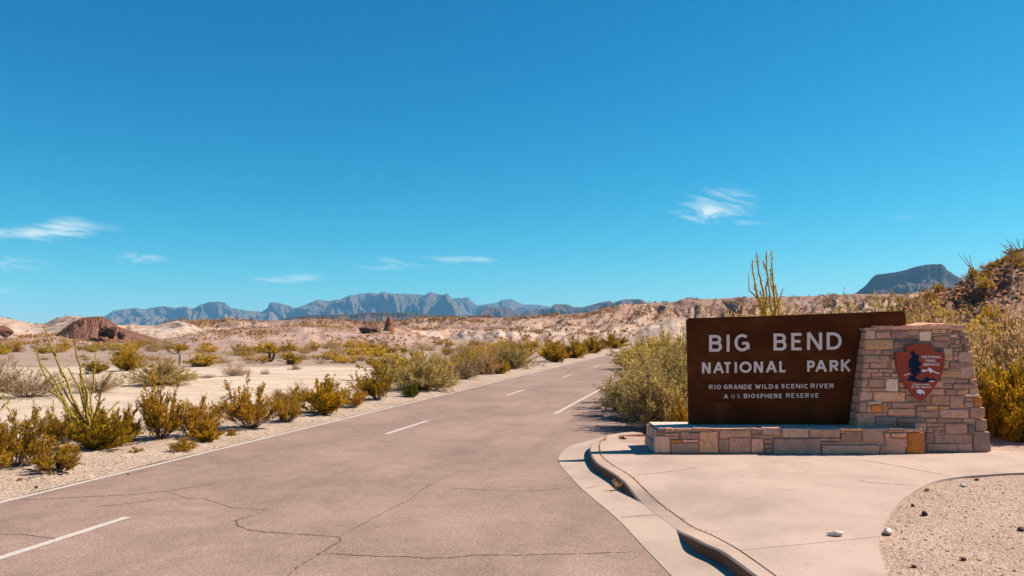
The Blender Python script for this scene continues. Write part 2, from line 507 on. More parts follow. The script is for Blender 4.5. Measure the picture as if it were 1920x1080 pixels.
# ------------------------------------------------------------------ 2D path tools
def catmull(pts, n=8):
    out = []
    p = [np.array(q, float) for q in pts]
    p = [2 * p[0] - p[1]] + p + [2 * p[-1] - p[-2]]
    for i in range(1, len(p) - 2):
        for k in range(n):
            t = k / n
            a, b, c, d = p[i - 1], p[i], p[i + 1], p[i + 2]
            out.append(.5 * ((2 * b) + (c - a) * t + (2 * a - 5 * b + 4 * c - d) * t * t + (3 * b - a - 3 * c + d) * t ** 3))
    out.append(p[-2])
    return out
def resample(pts, n):
    a = np.array([tuple(q) for q in pts], float)
    d = np.r_[0, np.cumsum(np.hypot(*(a[1:, :2] - a[:-1, :2]).T))]
    s = np.linspace(0, d[-1], n)
    return np.stack([np.interp(s, d, a[:, k]) for k in range(a.shape[1])], 1)
def poly_extrude(name, pts, ztop, zbot, mat, parent=None):
    bm = bmesh.new()
    vs = [bm.verts.new((p[0], p[1], ztop)) for p in pts]
    f = bm.faces.new(vs)
    f.normal_update()
    if f.normal.z < 0: f.normal_flip()
    r = bmesh.ops.extrude_face_region(bm, geom=[f])
    for v in [g for g in r['geom'] if isinstance(g, bmesh.types.BMVert)]:
        v.co.z = zbot
    bmesh.ops.recalc_face_normals(bm, faces=bm.faces)
    bmesh.ops.triangulate(bm, faces=[f for f in bm.faces if len(f.verts) > 4])
    me = bpy.data.meshes.new(name)
    bm.to_mesh(me); bm.free()
    me.materials.append(mat)
    return link(name, me, parent)
def ribbon_pts(path, w, z, wob=0.0, taper=True, seed=1):
    a = np.array([(p[0], p[1]) for p in path], float)
    tg = np.gradient(a, axis=0)
    tg /= np.linalg.norm(tg, axis=1)[:, None] + 1e-9
    nn = np.stack([-tg[:, 1], tg[:, 0]], 1)
    rs = np.random.default_rng(seed)
    ww = w * .5 * (1 + wob * (rs.random(len(a)) - .5))
    if taper:
        k = np.linspace(0, 1, len(a)); ww = ww * np.minimum(1, np.minimum(k, 1 - k) * 8 + .15)
    L = a + nn * ww[:, None]; Rr = a - nn * ww[:, None]
    v = np.concatenate([np.c_[L, np.full(len(a), z)], np.c_[Rr, np.full(len(a), z)]])
    m = len(a)
    f = np.array([[i, i + m, i + m + 1, i + 1] for i in range(m - 1)])
    return v, f
def ribbon(name, path, w, z, mat, parent=None, **k):
    v, f = ribbon_pts(path, w, z, **k)
    return link(name, mesh_np(name, v, f, mat), parent)

# ------------------------------------------------------------------ road
gut_px = [(1290, 1108), (1264, 1080), (1207, 1021), (1160, 972), (1098, 920), (1064, 885), (1052, 868), (1053, 852), (1074, 836), (1110, 824), (1157, 813), (1204, 807)]
gut = catmull([tuple(P(x, y, ZA))[:2] for x, y in gut_px], 6)
near_pt = P(1264, 1080, ZA)
edge_r = [rd(0, -1.2)[:2], (1.6, 5.0)] if False else [(2.35, 3.0), (2.1, 5.2)]
tail_px = [(1228, 800), (1200, 797), (1150, 791), (1128, 777), (1128, 760), (1145, 740)]
tail = [tuple(P(x, y, ZA))[:2] for x, y in tail_px]
s1 = P(1145, 740, ZA).dot(RD)
outline = [tuple(rd(-30, -10.38))[:2], tuple(rd(-30, 8))[:2], (6, -12), (5.0, 2.0)] + [tuple(p) for p in gut] + tail
outline += [tuple(rd(s, OR_ + .35))[:2] for s in (s1 + 6, 60, 100, 160, 260)]
outline += [tuple(rd(s, -10.38 + .06 * math.sin(s * 1.7)))[:2] for s in (260, 200, 150, 120, 90, 70, 55, 45, 38, 32, 28, 24, 21, 18, 15, 12, 9, 6, 3)]
road = poly_extrude('road', outline, ZA, ZA - .06, M['asphalt'])
tag(road, kind='structure')
ZL = ZA + .004
def road_line(name, s0, s1, o, w, parent):
    k = max(2, int((s1 - s0) / 1.0) + 1)
    pts = [rd(s0 + (s1 - s0) * i / (k - 1), o)[:2] for i in range(k)]
    return ribbon(name, pts, w, ZL, M['line'], parent, taper=False, wob=.10)
road_line('edge_line', -4, 250, OL, .11, road)
s0 = P(1036, 776, ZA).dot(RD)
o = road_line('edge_line', s0, 250, OR_, .12, road); o['label'] = 'short right edge line starting beside the pull-off'
dstart = P(727, 814, ZA).dot(RD); per = 11.15 / math.cos(RA)
for k in range(-1, 14):
    a = dstart + k * per
    road_line('lane_dash', a, a + 2.85, OC, .12, road)
cr = [
 [(30, 936.5), (75, 936), (118, 935), (178, 931), (252, 928), (314, 922), (373, 912), (432, 904)],
 [(314, 922), (355, 935), (385, 935), (432, 950), (462, 953), (520, 956)],
 [(500, 957), (474, 967), (441, 975), (444, 984), (459, 992.5), (500, 998), (560, 1001), (635, 1006), (632, 1014), (600, 1035), (545, 1070), (520, 1095)],
 [(635, 1006), (690, 977), (735, 953), (770, 936), (800, 912), (832, 896), (880, 876)],
 [(590, 1038), (640, 1040), (700, 1043), (760, 1044), (800, 1048), (840, 1047), (900, 1042), (970, 1043), (1050, 1040), (1120, 1040), (1200, 1036)],
 [(820, 914), (870, 916), (940, 919), (1000, 920), (1060, 914), (1098, 916)],
 [(-10, 1003), (40, 1004), (80, 1008), (105, 1011), (150, 1007)],
 [(900, 810), (960, 814), (1000, 817), (1060, 817), (1125, 820)],
 [(930, 790), (960, 797), (1000, 800)],
 [(180, 950), (240, 946), (300, 938)],
]
for i, c in enumerate(cr):
    pts = [P(x, y, ZA) for x, y in c]
    a = resample([(p.x, p.y) for p in pts], 110)
    rs = np.random.default_rng(i)
    a = a + np.cumsum(rs.normal(0, .005, a.shape), 0) * .7 + rs.normal(0, .007, a.shape)
    ribbon('crack', a, .011 if i not in (0, 2, 4) else .018, ZA + .003, M['crack'], road, wob=1.9, seed=i)

# ------------------------------------------------------------------ left gravel shoulder
ns, no = 900, 46
ss = np.linspace(-5, 150, ns); oo = np.linspace(0, 1, no)
SS, OO = np.meshgrid(ss, oo)
offs = -10.28 - OO ** 1.3 * 6.5 + (fbm(SS * .8, OO * 0 + .5, 11) - .5) * .14 * (1 - OO)
XX = SS * RD.x + offs * RN.x; YY = SS * RD.y + offs * RN.y
d_ = -10.28 - offs
ZZ = ZA + .006 + .05 * sstep(0, 1.1, d_) + .035 * (fbm(XX * 1.3, YY * 1.3, 21) - .5) + .016 * (fbm(XX * 7, YY * 7, 22, 2) - .5) - .2 * sstep(3.2, 6.3, d_ + 1.6 * (fbm(XX * .5, YY * .5, 23) - .5)) + .05 * fbm(XX * .45, YY * .45, 24) * sstep(.5, 2, d_)
me = mesh_np('gravel_shoulder', np.stack([XX, YY, ZZ], -1).reshape(-1, 3), grid_faces(no, ns), M['gravel'], True)
tag(link('gravel_shoulder', me), kind='structure')
def shoulder_z(x, y):
    o_ = x * RN.x + y * RN.y
    return ZA + .02 if -14.5 < o_ < -10 else -.22

# ------------------------------------------------------------------ pavement slab, kerb, gutter
kt_px = [(1206, 812), (1157, 816), (1122, 825), (1108, 834), (1107, 849), (1118, 867), (1136, 879), (1154, 890), (1169, 902)]   # outer top edge, z = 0
kr_px = [(1204, 945), (1234, 968), (1264, 991)]                                                           # flush crossing, z = -.14
kt2_px = [(1302, 1009), (1350, 1032), (1385, 1056), (1422, 1084), (1460, 1120), (1530, 1190)]
kb_px = [(1206, 808.5), (1163, 811.5), (1137, 819), (1124, 829), (1123, 840), (1127, 855), (1148, 872), (1178, 890), (1207, 917), (1255, 958), (1296, 987), (1350, 1012), (1385, 1032), (1450, 1078), (1490, 1110), (1560, 1180)]
top = [(*P(x, y, 0)[:2], 0) for x, y in kt_px] + [(*P(x, y, -.135)[:2], -.135) for x, y in kr_px] + [(*P(x, y, 0)[:2], 0) for x, y in kt2_px]
top = resample(catmull(top, 10), 160)
KD = .115
cc = P(1238, 968, -.12)
def dip(x, y): return -KD / (1 + (((x - cc.x) ** 2 + (y - cc.y) ** 2) / 1.15 ** 2) ** 2)
top[:, 2] = np.clip(top[:, 2], -.137, 0)
def on_slab(x, y):
    z = 0.0
    for _ in range(12): q = P(x, y, z); z = .5 * z + .5 * dip(q.x, q.y)
    return (q.x, q.y)
bk = catmull([on_slab(x, y) for x, y in kb_px], 8)
# back edge: match every outer point with its nearest back point, kept monotone
bk = resample(bk, 400)
idx = []
last = 0
for p in top:
    dd = np.hypot(bk[last:, 0] - p[0], bk[last:, 1] - p[1])
    j = last + int(np.argmin(dd)); idx.append(j); last = j
idx = np.array(idx, float)
ker = np.ones(9) / 9
idx = np.convolve(np.r_[np.full(4, idx[0]), idx, np.full(4, idx[-1])], ker, 'valid')
back = np.stack([np.interp(idx, np.arange(400), bk[:, k]) for k in (0, 1)], 1)
dirn = top[:, :2] - back; dirn /= np.linalg.norm(dirn, axis=1)[:, None]
foot = top[:, :2] + dirn * .025
pav = empty('pavement', (0, 0, 0)); tag(pav, kind='structure')
def strip_solid(name, rows, mat, parent, smooth=False):
    """rows: list of (n,3) arrays from one side to the other, closed at the ends"""
    n_ = len(rows[0]); V_ = np.concatenate(rows); F_ = []
    for r in range(len(rows) - 1):
        for i in range(n_ - 1):
            F_.append([r * n_ + i, r * n_ + i + 1, (r + 1) * n_ + i + 1, (r + 1) * n_ + i])
    k = len(rows)
    F_.append([r * n_ for r in range(k)][::-1]); F_.append([r * n_ + n_ - 1 for r in range(k)])
    me = mesh_np(name, V_, F_, mat, smooth)
    bm = bmesh.new(); bm.from_mesh(me); bmesh.ops.recalc_face_normals(bm, faces=bm.faces); bm.to_mesh(me); bm.free()
    return link(name, me, parent)
cuts = [0, 62, 104, 159]
j1 = int(np.argmin([np.hypot(p[0] - P(1169, 902, 0).x, p[1] - P(1169, 902, 0).y) for p in top]))
j2 = int(np.argmin([np.hypot(p[0] - P(1234, 968, -.13).x, p[1] - P(1234, 968, -.13).y) for p in top]))
for a, b in ((0, j1), (j1, j2), (j2, 159)):
    sl = slice(a, b + 1)
    t_, b_, f_ = top[sl].copy(), back[sl].copy(), foot[sl].copy()
    wv = .004 * (fbm(np.arange(len(t_)) * .35, np.zeros(len(t_)), 31) - .5)
    if b < 159: # a thin joint between two pours
        for q in (t_, b_, f_):
            e = q[-1, :2] - q[-2, :2]; q[-1, :2] -= e / np.linalg.norm(e) * .006
    inn = t_[:, :2] - dirn[sl] * .02
    zt = t_[:, 2]
    rows = [np.c_[f_, np.full(len(f_), ZA - .06)], np.c_[f_, np.full(len(f_), ZA + .004)], np.c_[t_[:, :2] + dirn[sl] * .004, zt - .018], np.c_[inn, zt + wv], np.c_[b_, [dip(*q) - .002 for q in b_]], np.c_[b_, np.full(len(b_), -.17)]]
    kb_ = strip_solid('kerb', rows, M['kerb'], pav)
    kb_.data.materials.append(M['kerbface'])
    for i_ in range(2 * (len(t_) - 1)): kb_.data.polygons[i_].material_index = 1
gfull = resample(catmull([tuple(P(x, y, ZA))[:2] for x, y in gut_px], 8)[::-1], 400)
# gutter: between the asphalt and the kerb's foot
gidx = []; last = 0
for p in foot:
    dd = np.hypot(gfull[last:, 0] - p[0], gfull[last:, 1] - p[1]); j = last + int(np.argmin(dd)); gidx.append(j); last = j
gidx = np.convolve(np.r_[np.full(6, gidx[0]), np.array(gidx, float), np.full(6, gidx[-1])], np.ones(13) / 13, 'valid')
gout = np.stack([np.interp(gidx, np.arange(400), gfull[:, k]) for k in (0, 1)], 1)
ngut = int(np.argmax(gidx >= 398)) or 160
ext = top[:, 1] < 7.6
gout2 = gout.copy()
# beyond the frame's bottom keep a constant width
w0 = None
for i in range(160):
    if ext[i]:
        if w0 is None: w0 = np.linalg.norm(gout[i - 1] - foot[i - 1])
        gout2[i] = foot[i] + dirn[i] * w0
a_out = np.c_[gout2 + dirn * .03, np.full(160, ZA + .006)]
gm = foot + (gout2 - foot) * .5
strip_solid('gutter', [np.c_[gout2 + dirn * .03, np.full(160, ZA - .05)], a_out, np.c_[gm, np.full(160, ZA + .005)], np.c_[foot + dirn * -.035, np.full(160, ZA + .0145)], np.c_[foot + dirn * -.035, np.full(160, ZA - .05)]], M['gutter'], pav)

# slab outline
sl_left = [tuple(p - d * .022) for p, d in zip(back[8:], dirn[8:])]
right_px = [(1668, 1082), (1655, 1050), (1648, 1020), (1655, 990), (1675, 955), (1700, 930), (1745, 905), (1790, 895), (1850, 890), (1925, 886), (2040, 884)]
rp = catmull([tuple(P(x, y, 0))[:2] for x, y in [(1770, 1200), (1700, 1125)] + right_px], 6)
rear_px = [(2040, 846), (1920, 846), (1700, 838), (1240, 832), (1200, 833), (1168, 829), (1156, 822), (1160, 815.5)]
rear = [tuple(P(x, y, 0))[:2] for x, y in rear_px]
slab_out = sl_left + [tuple(p) for p in rp] + rear
def clip_poly(poly, p0, nrm, gap):
    out = []
    m = len(poly)
    f = lambda q: (q[0] - p0[0]) * nrm[0] + (q[1] - p0[1]) * nrm[1] - gap
    for i in range(m):
        a, b = poly[i], poly[(i + 1) % m]
        fa, fb = f(a), f(b)
        if fa >= 0: out.append(a)
        if fa * fb < 0:
            t = fa / (fa - fb); out.append((a[0] + (b[0] - a[0]) * t, a[1] + (b[1] - a[1]) * t))
    return out
ja, jb = P(1388, 1030, 0), P(1645, 1006, 0)
jd = (jb - ja).normalized(); jn = (-jd.y, jd.x)
for sgn in (1, -1):
    poly = clip_poly(slab_out, ja, (jn[0] * sgn, jn[1] * sgn), .005)
    bm = bmesh.new()
    f_ = bm.faces.new([bm.verts.new((q[0], q[1], 0)) for q in poly]); f_.normal_update()
    if f_.normal.z < 0: f_.normal_flip()
    for ax_, c0, c1 in ((0, cc.x - 2.6, cc.x + 2.8), (1, cc.y - 2.8, cc.y + 2.8)):
        for q_ in np.arange(c0, c1, .15):
            bmesh.ops.bisect_plane(bm, geom=bm.verts[:] + bm.edges[:] + bm.faces[:], plane_co=(q_, 0, 0) if ax_ == 0 else (0, q_, 0), plane_no=(1, 0, 0) if ax_ == 0 else (0, 1, 0))
    bmesh.ops.triangulate(bm, faces=[f for f in bm.faces if len(f.verts) > 4])
    r_ = bmesh.ops.extrude_face_region(bm, geom=bm.faces[:])
    nv = set(g for g in r_['geom'] if isinstance(g, bmesh.types.BMVert))
    for v in bm.verts: v.co.z = -.16 if v not in nv else dip(v.co.x, v.co.y)
    bmesh.ops.recalc_face_normals(bm, faces=bm.faces)
    me = bpy.data.meshes.new('slab'); bm.to_mesh(me); bm.free(); me.materials.append(M['concrete'])
    link('slab', me, pav)
for pts, w in (([(1192, 890), (1225, 888), (1275, 882), (1310, 876)], .010), ([(1612, 861), (1700, 877), (1785, 893)], .014), ([(1605, 900), (1640, 906), (1680, 908), (1725, 911)], .012),
               ([(1400, 869), (1470, 867), (1520, 868)], .007)):
    a = resample([P(x, y, 0)[:2] for x, y in pts], 24)
    a = a + np.random.default_rng(3).normal(0, .004, a.shape)
    ribbon('crack', a, w, .003, M['cjoint'], pav, wob=1)
for pts, w in (([(1163, 971), (1230, 967)], .012), ([(1098, 917), (1128, 911)], .01)):
    a = resample([P(x, y, ZA)[:2] for x, y in pts], 12)
    ribbon('crack', a, w, ZA + .016, M['cjoint'], pav, wob=1)

# ------------------------------------------------------------------ raised ground behind and right of the slab
kk = [tuple(p) for p in back]
rise_poly = kk + [(6.5, 2.0), (60, 2.0), (60, 75), (12, 75)] + [tuple(P(x, y, -.1))[:2] for x, y in ((1262, 700), (1255, 760), (1236, 790), (1225, 803))]
rp_ = np.array(rise_poly)
def inside(px_, py_, poly):
    r = np.zeros(px_.shape, bool); m = len(poly); j = m - 1
    for i in range(m):
        xi, yi = poly[i]; xj, yj = poly[j]
        c = ((yi > py_) != (yj > py_)) & (px_ < (xj - xi) * (py_ - yi) / (yj - yi + 1e-12) + xi)
        r ^= c; j = i
    return r
def seg_dist(X_, Y_, poly, closed=False):
    d = np.full(X_.shape, 1e9)
    for i in range(len(poly) - (0 if closed else 1)):
        a = np.array(poly[i]); b = np.array(poly[(i + 1) % len(poly)]); e = b - a; L = e.dot(e) + 1e-12
        t = np.clip(((X_ - a[0]) * e[0] + (Y_ - a[1]) * e[1]) / L, 0, 1)
        d = np.minimum(d, np.hypot(X_ - a[0] - t * e[0], Y_ - a[1] - t * e[1]))
    return d
def bank_z(X_, Y_):
    z = -.035 - .16 / (1 + (((X_ - cc.x) ** 2 + (Y_ - cc.y) ** 2) / 1.3 ** 2) ** 2) + .03 * (fbm(X_ * 1.2, Y_ * 1.2, 41) - .5) + .012 * (fbm(X_ * 6, Y_ * 6, 42, 2) - .5)
    z = z + sstep(15.5, 30, Y_) * sstep(0, 12, X_ * RN.x + Y_ * RN.y) * (0.9 + 1.6 * sstep(25, 50, Y_) + .5 * (fbm(X_ * .2, Y_ * .2, 43) - .5))
    return z
def bank_patch(name, x0, x1, y0, y1, res, mat):
    xs = np.arange(x0, x1 + res, res); ys = np.arange(y0, y1 + res, res)
    Xg, Yg = np.meshgrid(xs, ys)
    Zg = bank_z(Xg, Yg)
    rl = [tuple(P(x, y, -.1))[:2] for x, y in ((1206, 809), (1225, 803), (1236, 790), (1255, 760), (1262, 700))] + [(12, 75)]
    dl = seg_dist(Xg, Yg, rl)
    ins = inside(Xg, Yg, rise_poly)
    Zg = np.where(ins, lerp(-.215, Zg, sstep(0, 1.6, dl + .9 * (fbm(Xg * 1.1, Yg * 1.1, 61) - .5))), -.26)
    f = grid_faces(len(ys), len(xs))
    keep = ins.ravel()[f].all(1)
    dk = seg_dist(Xg, Yg, kk) if y0 < 16 else None
    me = mesh_np(name, np.stack([Xg, Yg, Zg], -1).reshape(-1, 3), f[keep], mat, True)
    return tag(link(name, me), kind='structure')
bank_patch('gravel_bed', 1.0, 13.0, 3.0, 16.0, .07, M['gravel2'])
bank_patch('dirt_bank', 1.5, 60, 15.93, 75, .35, M['gravel2'])

exec_after = []

# ------------------------------------------------------------------ hills and mountains
HILLPTS = {}
def range_mesh(name, crest, D, Wf, Wb, z0, mat, step=3, rows=56, prof='mountain', gamp=.35, gfreq=.02, seed=1, Dvar=None, jag=.6, back_rows=6, fine=.02, cliff=.3, px_ext=None, smooth=False, lean=0.0, spur=.16, oct_=(5, 4)):
    cx = np.array([c[0] for c in crest], float); cy = np.array([c[1] for c in crest], float)
    px = np.arange(cx[0], cx[-1] + .1, step)
    py = np.interp(px, cx, cy) + jag * (fbm(px * .12, px * 0 + seed, seed, 3) - .5) * 2
    u = (px - CX) / F; v = (CY - py) / F
    dy = math.cos(PITCH) - v * math.sin(PITCH); dz = math.sin(PITCH) + v * math.cos(PITCH)
    kx = u / dy; kz = dz / dy
    Dd = D if Dvar is None else D * (1 + Dvar * (fbm(px * .006, px * 0, seed + 5, 3) - .5) * 2)
    Dd = np.broadcast_to(Dd, px.shape)
    zc = CH + kz * Dd
    t = np.r_[-np.linspace(1, 0, back_rows, endpoint=False) , np.linspace(0, 1, rows) ** 1.15]
    T = t[:, None]
    front_ = T >= 0
    Yy = np.where(front_, Dd[None] - Wf * T, Dd[None] - Wb * T)
    tt = np.clip(T, 0, 1)
    H = (zc - z0)[None]
    PX = np.broadcast_to(px[None], Yy.shape)
    warp = (fbm(PX * gfreq * .6, tt * 2.2 + 0 * PX, seed + 9, 3) - .5) * 1.6
    g = ridged(PX * gfreq + warp + lean * tt, tt * 1.3 + .2 * warp, seed + 1, oct_[0], .5)
    g2 = ridged(PX * gfreq * 3.3 + warp * 2 + lean * 3 * tt, tt * 3.1, seed + 2, oct_[1], .55)
    if prof == 'mountain':
        p = (1 - tt) ** 1.25
        env = np.clip(tt * 5, 0, 1) * (1 - tt) ** .6
    elif prof == 'mesa':
        c_ = cliff * (.8 + .4 * fbm(PX * .05, tt * 0, seed + 3, 3))
        p = np.where(tt < .05, 1 - c_ * sstep(.008, .045, tt + .006 * (g2 - .5)), (1 - c_) * (1 - (tt - .05) / .95) ** 1.15)
        env = np.clip(tt * 6, 0, 1) * (1 - tt) ** .5
    elif prof == 'badland':
        p = 1 - sstep(.04, 1.0, tt) * .55 - .45 * tt
        env = np.clip(tt * 3.2, 0, 1) * (1 - tt) ** .35
    else:  # dome
        p = np.cos(tt * math.pi / 2) ** 1.0
        env = np.clip(tt * 4, 0, 1) * (1 - tt) ** .4
    Zz = z0 + H * p - H * env * gamp * ((g - .55) * 1.6 + (g2 - .5) * .45)
    Zz = Zz + H * fine * (fbm(PX * gfreq * 14, tt * 26, seed + 4, 3) - .5) * np.clip(tt * 10, 0, 1)
    # spurs push the surface forward
    Yy = Yy - np.where(front_, (1 - g - .4) * Wf * spur * env, 0)
    Zz = np.where(front_, Zz, z0 + H * np.cos(np.clip(-T, 0, 1) * math.pi / 2))
    Xx = kx[None] * Yy
    V_ = np.stack([Xx, Yy, Zz], -1)
    me = mesh_np(name, V_.reshape(-1, 3), grid_faces(len(t), len(px))[:, ::-1], mat, smooth)
    at = me.attributes.new('rise', 'FLOAT', 'POINT')
    at.data.foreach_set('value', np.broadcast_to(np.where(front_, 1 - tt, 1), Zz.shape).ravel().astype(np.float32))
    HILLPTS.setdefault(name, []).append((V_[back_rows:], np.broadcast_to(tt[back_rows:], V_[back_rows:].shape[:2]), PX[back_rows:]))
    return tag(link(name, me), kind='structure')

far_rock = mat_hill('mountain_rock', (.16, .11, .09), (.25, .18, .145), (.34, .25, .20), .02, .004, (.11, .105, .075), .7, 14)
mesa_rock = mat_hill('mesa_rock', (.15, .085, .065), (.22, .13, .10), (.30, .19, .145), .03, .008, (.075, .06, .045), .6, 6)
red_mesa = mat_hill('red_mesa_rock', (.20, .11, .08), (.26, .15, .11), (.33, .21, .16), .03, .008, (.17, .09, .065), .6, 6)
clay = mat_hill('pale_clay', (.47, .29, .22), (.56, .38, .30), (.70, .54, .45), .45, .05, (.25, .13, .085), .62, .8)
clay2 = mat_hill('cream_clay', (.52, .35, .27), (.62, .45, .36), (.74, .60, .50), .5, .06, (.40, .25, .17), .35, .5)
pinkclay = mat_hill('pink_clay', (.48, .29, .23), (.55, .36, .29), (.62, .44, .37), .9, .12, (.30, .17, .11), .45, .35)
pinkdome = mat_hill('rose_clay', (.50, .30, .24), (.55, .34, .28), (.58, .40, .33), .5, .08, (.62, .48, .40), .3, .15)
redclay = mat_hill('red_brown_clay', (.21, .09, .055), (.27, .125, .08), (.31, .16, .10), .6, .2, (.16, .06, .04), .5, .5)

far1 = [(120, 612), (198, 592), (213, 582), (255, 577), (268, 580), (301, 574), (331, 577), (346, 574), (361, 579), (376, 571), (391, 567), (410, 565), (422, 568), (435, 578),
        (452, 580), (470, 583), (491, 585), (502, 577), (505, 567), (515, 567), (527, 569), (543, 573), (550, 577), (561, 576), (579, 568), (597, 562), (612, 564), (636, 562),
        (651, 555), (675, 551), (694, 549), (709, 550), (720, 546.5), (733, 551), (750, 550), (778, 552), (797, 553), (808, 547), (819, 551), (838, 554), (847, 561), (862, 575), (885, 590), (910, 604), (940, 616)]
far0 = [(700, 600), (800, 575), (848, 560), (862, 559), (878, 557.5), (884, 564), (894, 573), (919, 569), (934, 567), (941, 562), (959, 561), (972, 567), (981, 571), (1006, 571),
        (1025, 574), (1060, 577), (1100, 576), (1150, 574), (1220, 578), (1300, 590), (1400, 600), (1460, 616)]
range_mesh('mountains', far0, 8000, 1200, 900, -30, far_rock, 2, 46, 'mountain', .50, .018, 12, None, .5, 4, .06, spur=.5)
range_mesh('mountains', far1, 6600, 1500, 900, -30, far_rock, 2, 60, 'mountain', .72, .019, 31, None, .9, 4, .10, spur=.6)
mid1 = [(880, 604), (894, 590), (906, 579), (919, 576), (944, 577), (966, 582), (981, 584), (1010, 581), (1034, 577), (1039, 570), (1066, 571), (1075, 576), (1094, 576), (1122, 568),
        (1144, 564), (1150, 567), (1169, 561.5), (1200, 560.5), (1212, 567), (1240, 574), (1300, 590), (1340, 606)]
range_mesh('mountains', mid1, 4300, 700, 500, -20, mesa_rock, 2, 46, 'mountain', .50, .020, 44, None, .5, 4, .06, spur=.45)
strip = [(500, 606), (536, 596), (573, 591), (620, 590), (663, 589), (694, 585.5), (754, 586), (790, 588), (838, 592), (887, 596), (960, 598), (1010, 606)]
range_mesh('mesa', strip, 2600, 420, 300, -6, mesa_rock, 2, 46, 'mesa', .30, .05, 52, None, .8, 4, .08, .22)
mesa = [(1560, 575), (1590, 558), (1605, 549), (1622, 536), (1636, 520), (1643, 514.5), (1661, 513), (1689, 509), (1717, 500.5), (1746, 496), (1765, 496), (1771, 500), (1776, 507.5), (1788, 514.5), (1805, 524), (1830, 538), (1870, 560), (1900, 585)]
range_mesh('mesa', mesa, 2900, 520, 300, -10, mesa_rock, 2, 60, 'mesa', .34, .022, 64, None, .35, 4, .04, .26)

ridge = [(-420, 600), (-200, 590), (-60, 594), (0, 597), (31, 600), (63, 607), (82, 607), (104, 597), (132, 592), (157, 594), (190, 604), (220, 611), (268, 610), (290, 611), (307, 606), (331, 602), (346, 601), (452, 603), (510, 602), (573, 598), (648, 599),
         (663, 605), (688, 607), (720, 605), (741, 603), (809, 599), (894, 595), (975, 595), (1044, 590), (1100, 586), (1122, 581), (1162, 572), (1200, 570), (1256, 567), (1294, 563), (1380, 558),
         (1520, 555), (1605, 551), (1690, 552), (1745, 550), (1850, 552), (2000, 548), (2300, 545)]
left_r = [c for c in ridge if c[0] <= 346]
range_mesh('hills', [c for c in ridge if c[0] <= 331] + [(360, 608), (400, 625)], 300, 130, 80, -1.2, clay2, 2.5, 70, 'dome', .40, .010, 71, .06, .4, 6, .01, smooth=True, oct_=(3, 2))
range_mesh('hills', [(280, 622), (300, 610)] + [c for c in ridge if c[0] >= 307], 360, 170, 120, -1.2, clay, 2, 90, 'badland', .55, .013, 83, .08, .5, 6, .012, smooth=True, lean=.8, spur=.1, oct_=(3, 3))
# lower spurs and mounds standing in front of the ridge
range_mesh('hills', [(500, 640), (560, 626), (640, 618), (700, 622), (760, 610), (800, 615), (850, 606), (905, 612), (960, 610), (1010, 616), (1060, 607), (1110, 612), (1150, 603), (1200, 610), (1260, 600), (1330, 602), (1400, 590), (1480, 598), (1540, 585), (1640, 592), (1740, 584), (1900, 590), (2100, 590)],
           270, 110, 60, -1.2, clay, 2.5, 60, 'dome', .6, .015, 97, .10, .4, 5, .015, smooth=True, lean=1.2, oct_=(3, 2))
range_mesh('hills', [(-420, 640), (-150, 628), (0, 637), (60, 630), (110, 628), (200, 634), (280, 638), (330, 632), (390, 622), (450, 618), (510, 614), (560, 611), (600, 613), (650, 616), (700, 614), (740, 612), (770, 620), (800, 630), (850, 640), (900, 648)],
           185, 85, 50, -.9, pinkclay, 2.5, 60, 'dome', .22, .009, 111, .06, .6, 5, .01, smooth=True, oct_=(3, 2))
range_mesh('hills', [(455, 662), (490, 646), (525, 628), (550, 617), (570, 613), (592, 616), (625, 629), (665, 645), (700, 658)], 165, 45, 26, -.9, pinkdome, 2.5, 40, 'dome', .10, .012, 151, .02, .4, 5, .0, smooth=True, oct_=(2, 2))
range_mesh('hills', [(1150, 640), (1190, 624), (1225, 606), (1260, 597), (1290, 598), (1330, 608), (1370, 622), (1400, 640)], 200, 40, 30, -.8, clay2, 2.5, 40, 'dome', .2, .02, 120, .02, .4, 5, .03, smooth=True)
range_mesh('mound', [(60, 640), (108, 626), (125, 612), (140, 602), (160, 595), (190, 593), (205, 600), (222, 612), (250, 622), (290, 634), (310, 642)], 178, 34, 24, -.8, redclay, 1.5, 50, 'dome', .14, .03, 131, .02, .6, 5, .05)
# right rocky slope
RH = [(1600, 610), (1650, 588), (1700, 566), (1750, 551), (1790, 540), (1812, 528), (1835, 514), (1860, 500), (1885, 486), (1920, 470), (1990, 448), (2100, 425), (2300, 410)]
stony = mat_hill('stony_slope', (.30, .15, .10), (.42, .23, .16), (.54, .33, .24), .5, .6, (.26, .125, .08), .5, .25)
range_mesh('hillside', RH, 62, 36, 30, -.3, stony, 2.5, 90, 'badland', .05, .008, 141, .03, 1.6, 6, .035, lean=1.5, oct_=(5, 5))

# dark outcrops on the mound, the spire
def rock_mesh(name, mat, seed, sub=2, sx=1, sy=1, sz=1, rough=.3, freq=1.6, flat=True):
    bm = bmesh.new()
    bmesh.ops.create_icosphere(bm, subdivisions=sub, radius=1)
    rs = random.Random(seed)
    planes = [(Vector((rs.uniform(-1, 1), rs.uniform(-1, 1), rs.uniform(-.6, 1))).normalized(), rs.uniform(.55, .9)) for _ in range(9)]
    for v in bm.verts:
        c = v.co.copy()
        for nrm, d in planes:
            k = c.dot(nrm)
            if k > d: c -= nrm * (k - d)
        f = 1 + rough * (float(fbm(np.array([c.x * freq + seed * 3.1]), np.array([c.y * freq + c.z * 2.3]), seed, 3)[0]) - .5)
        v.co = Vector((c.x * f * sx, c.y * f * sy, c.z * f * sz))
    me = bpy.data.meshes.new(name); bm.to_mesh(me); bm.free()
    me.materials.append(mat)
    return me
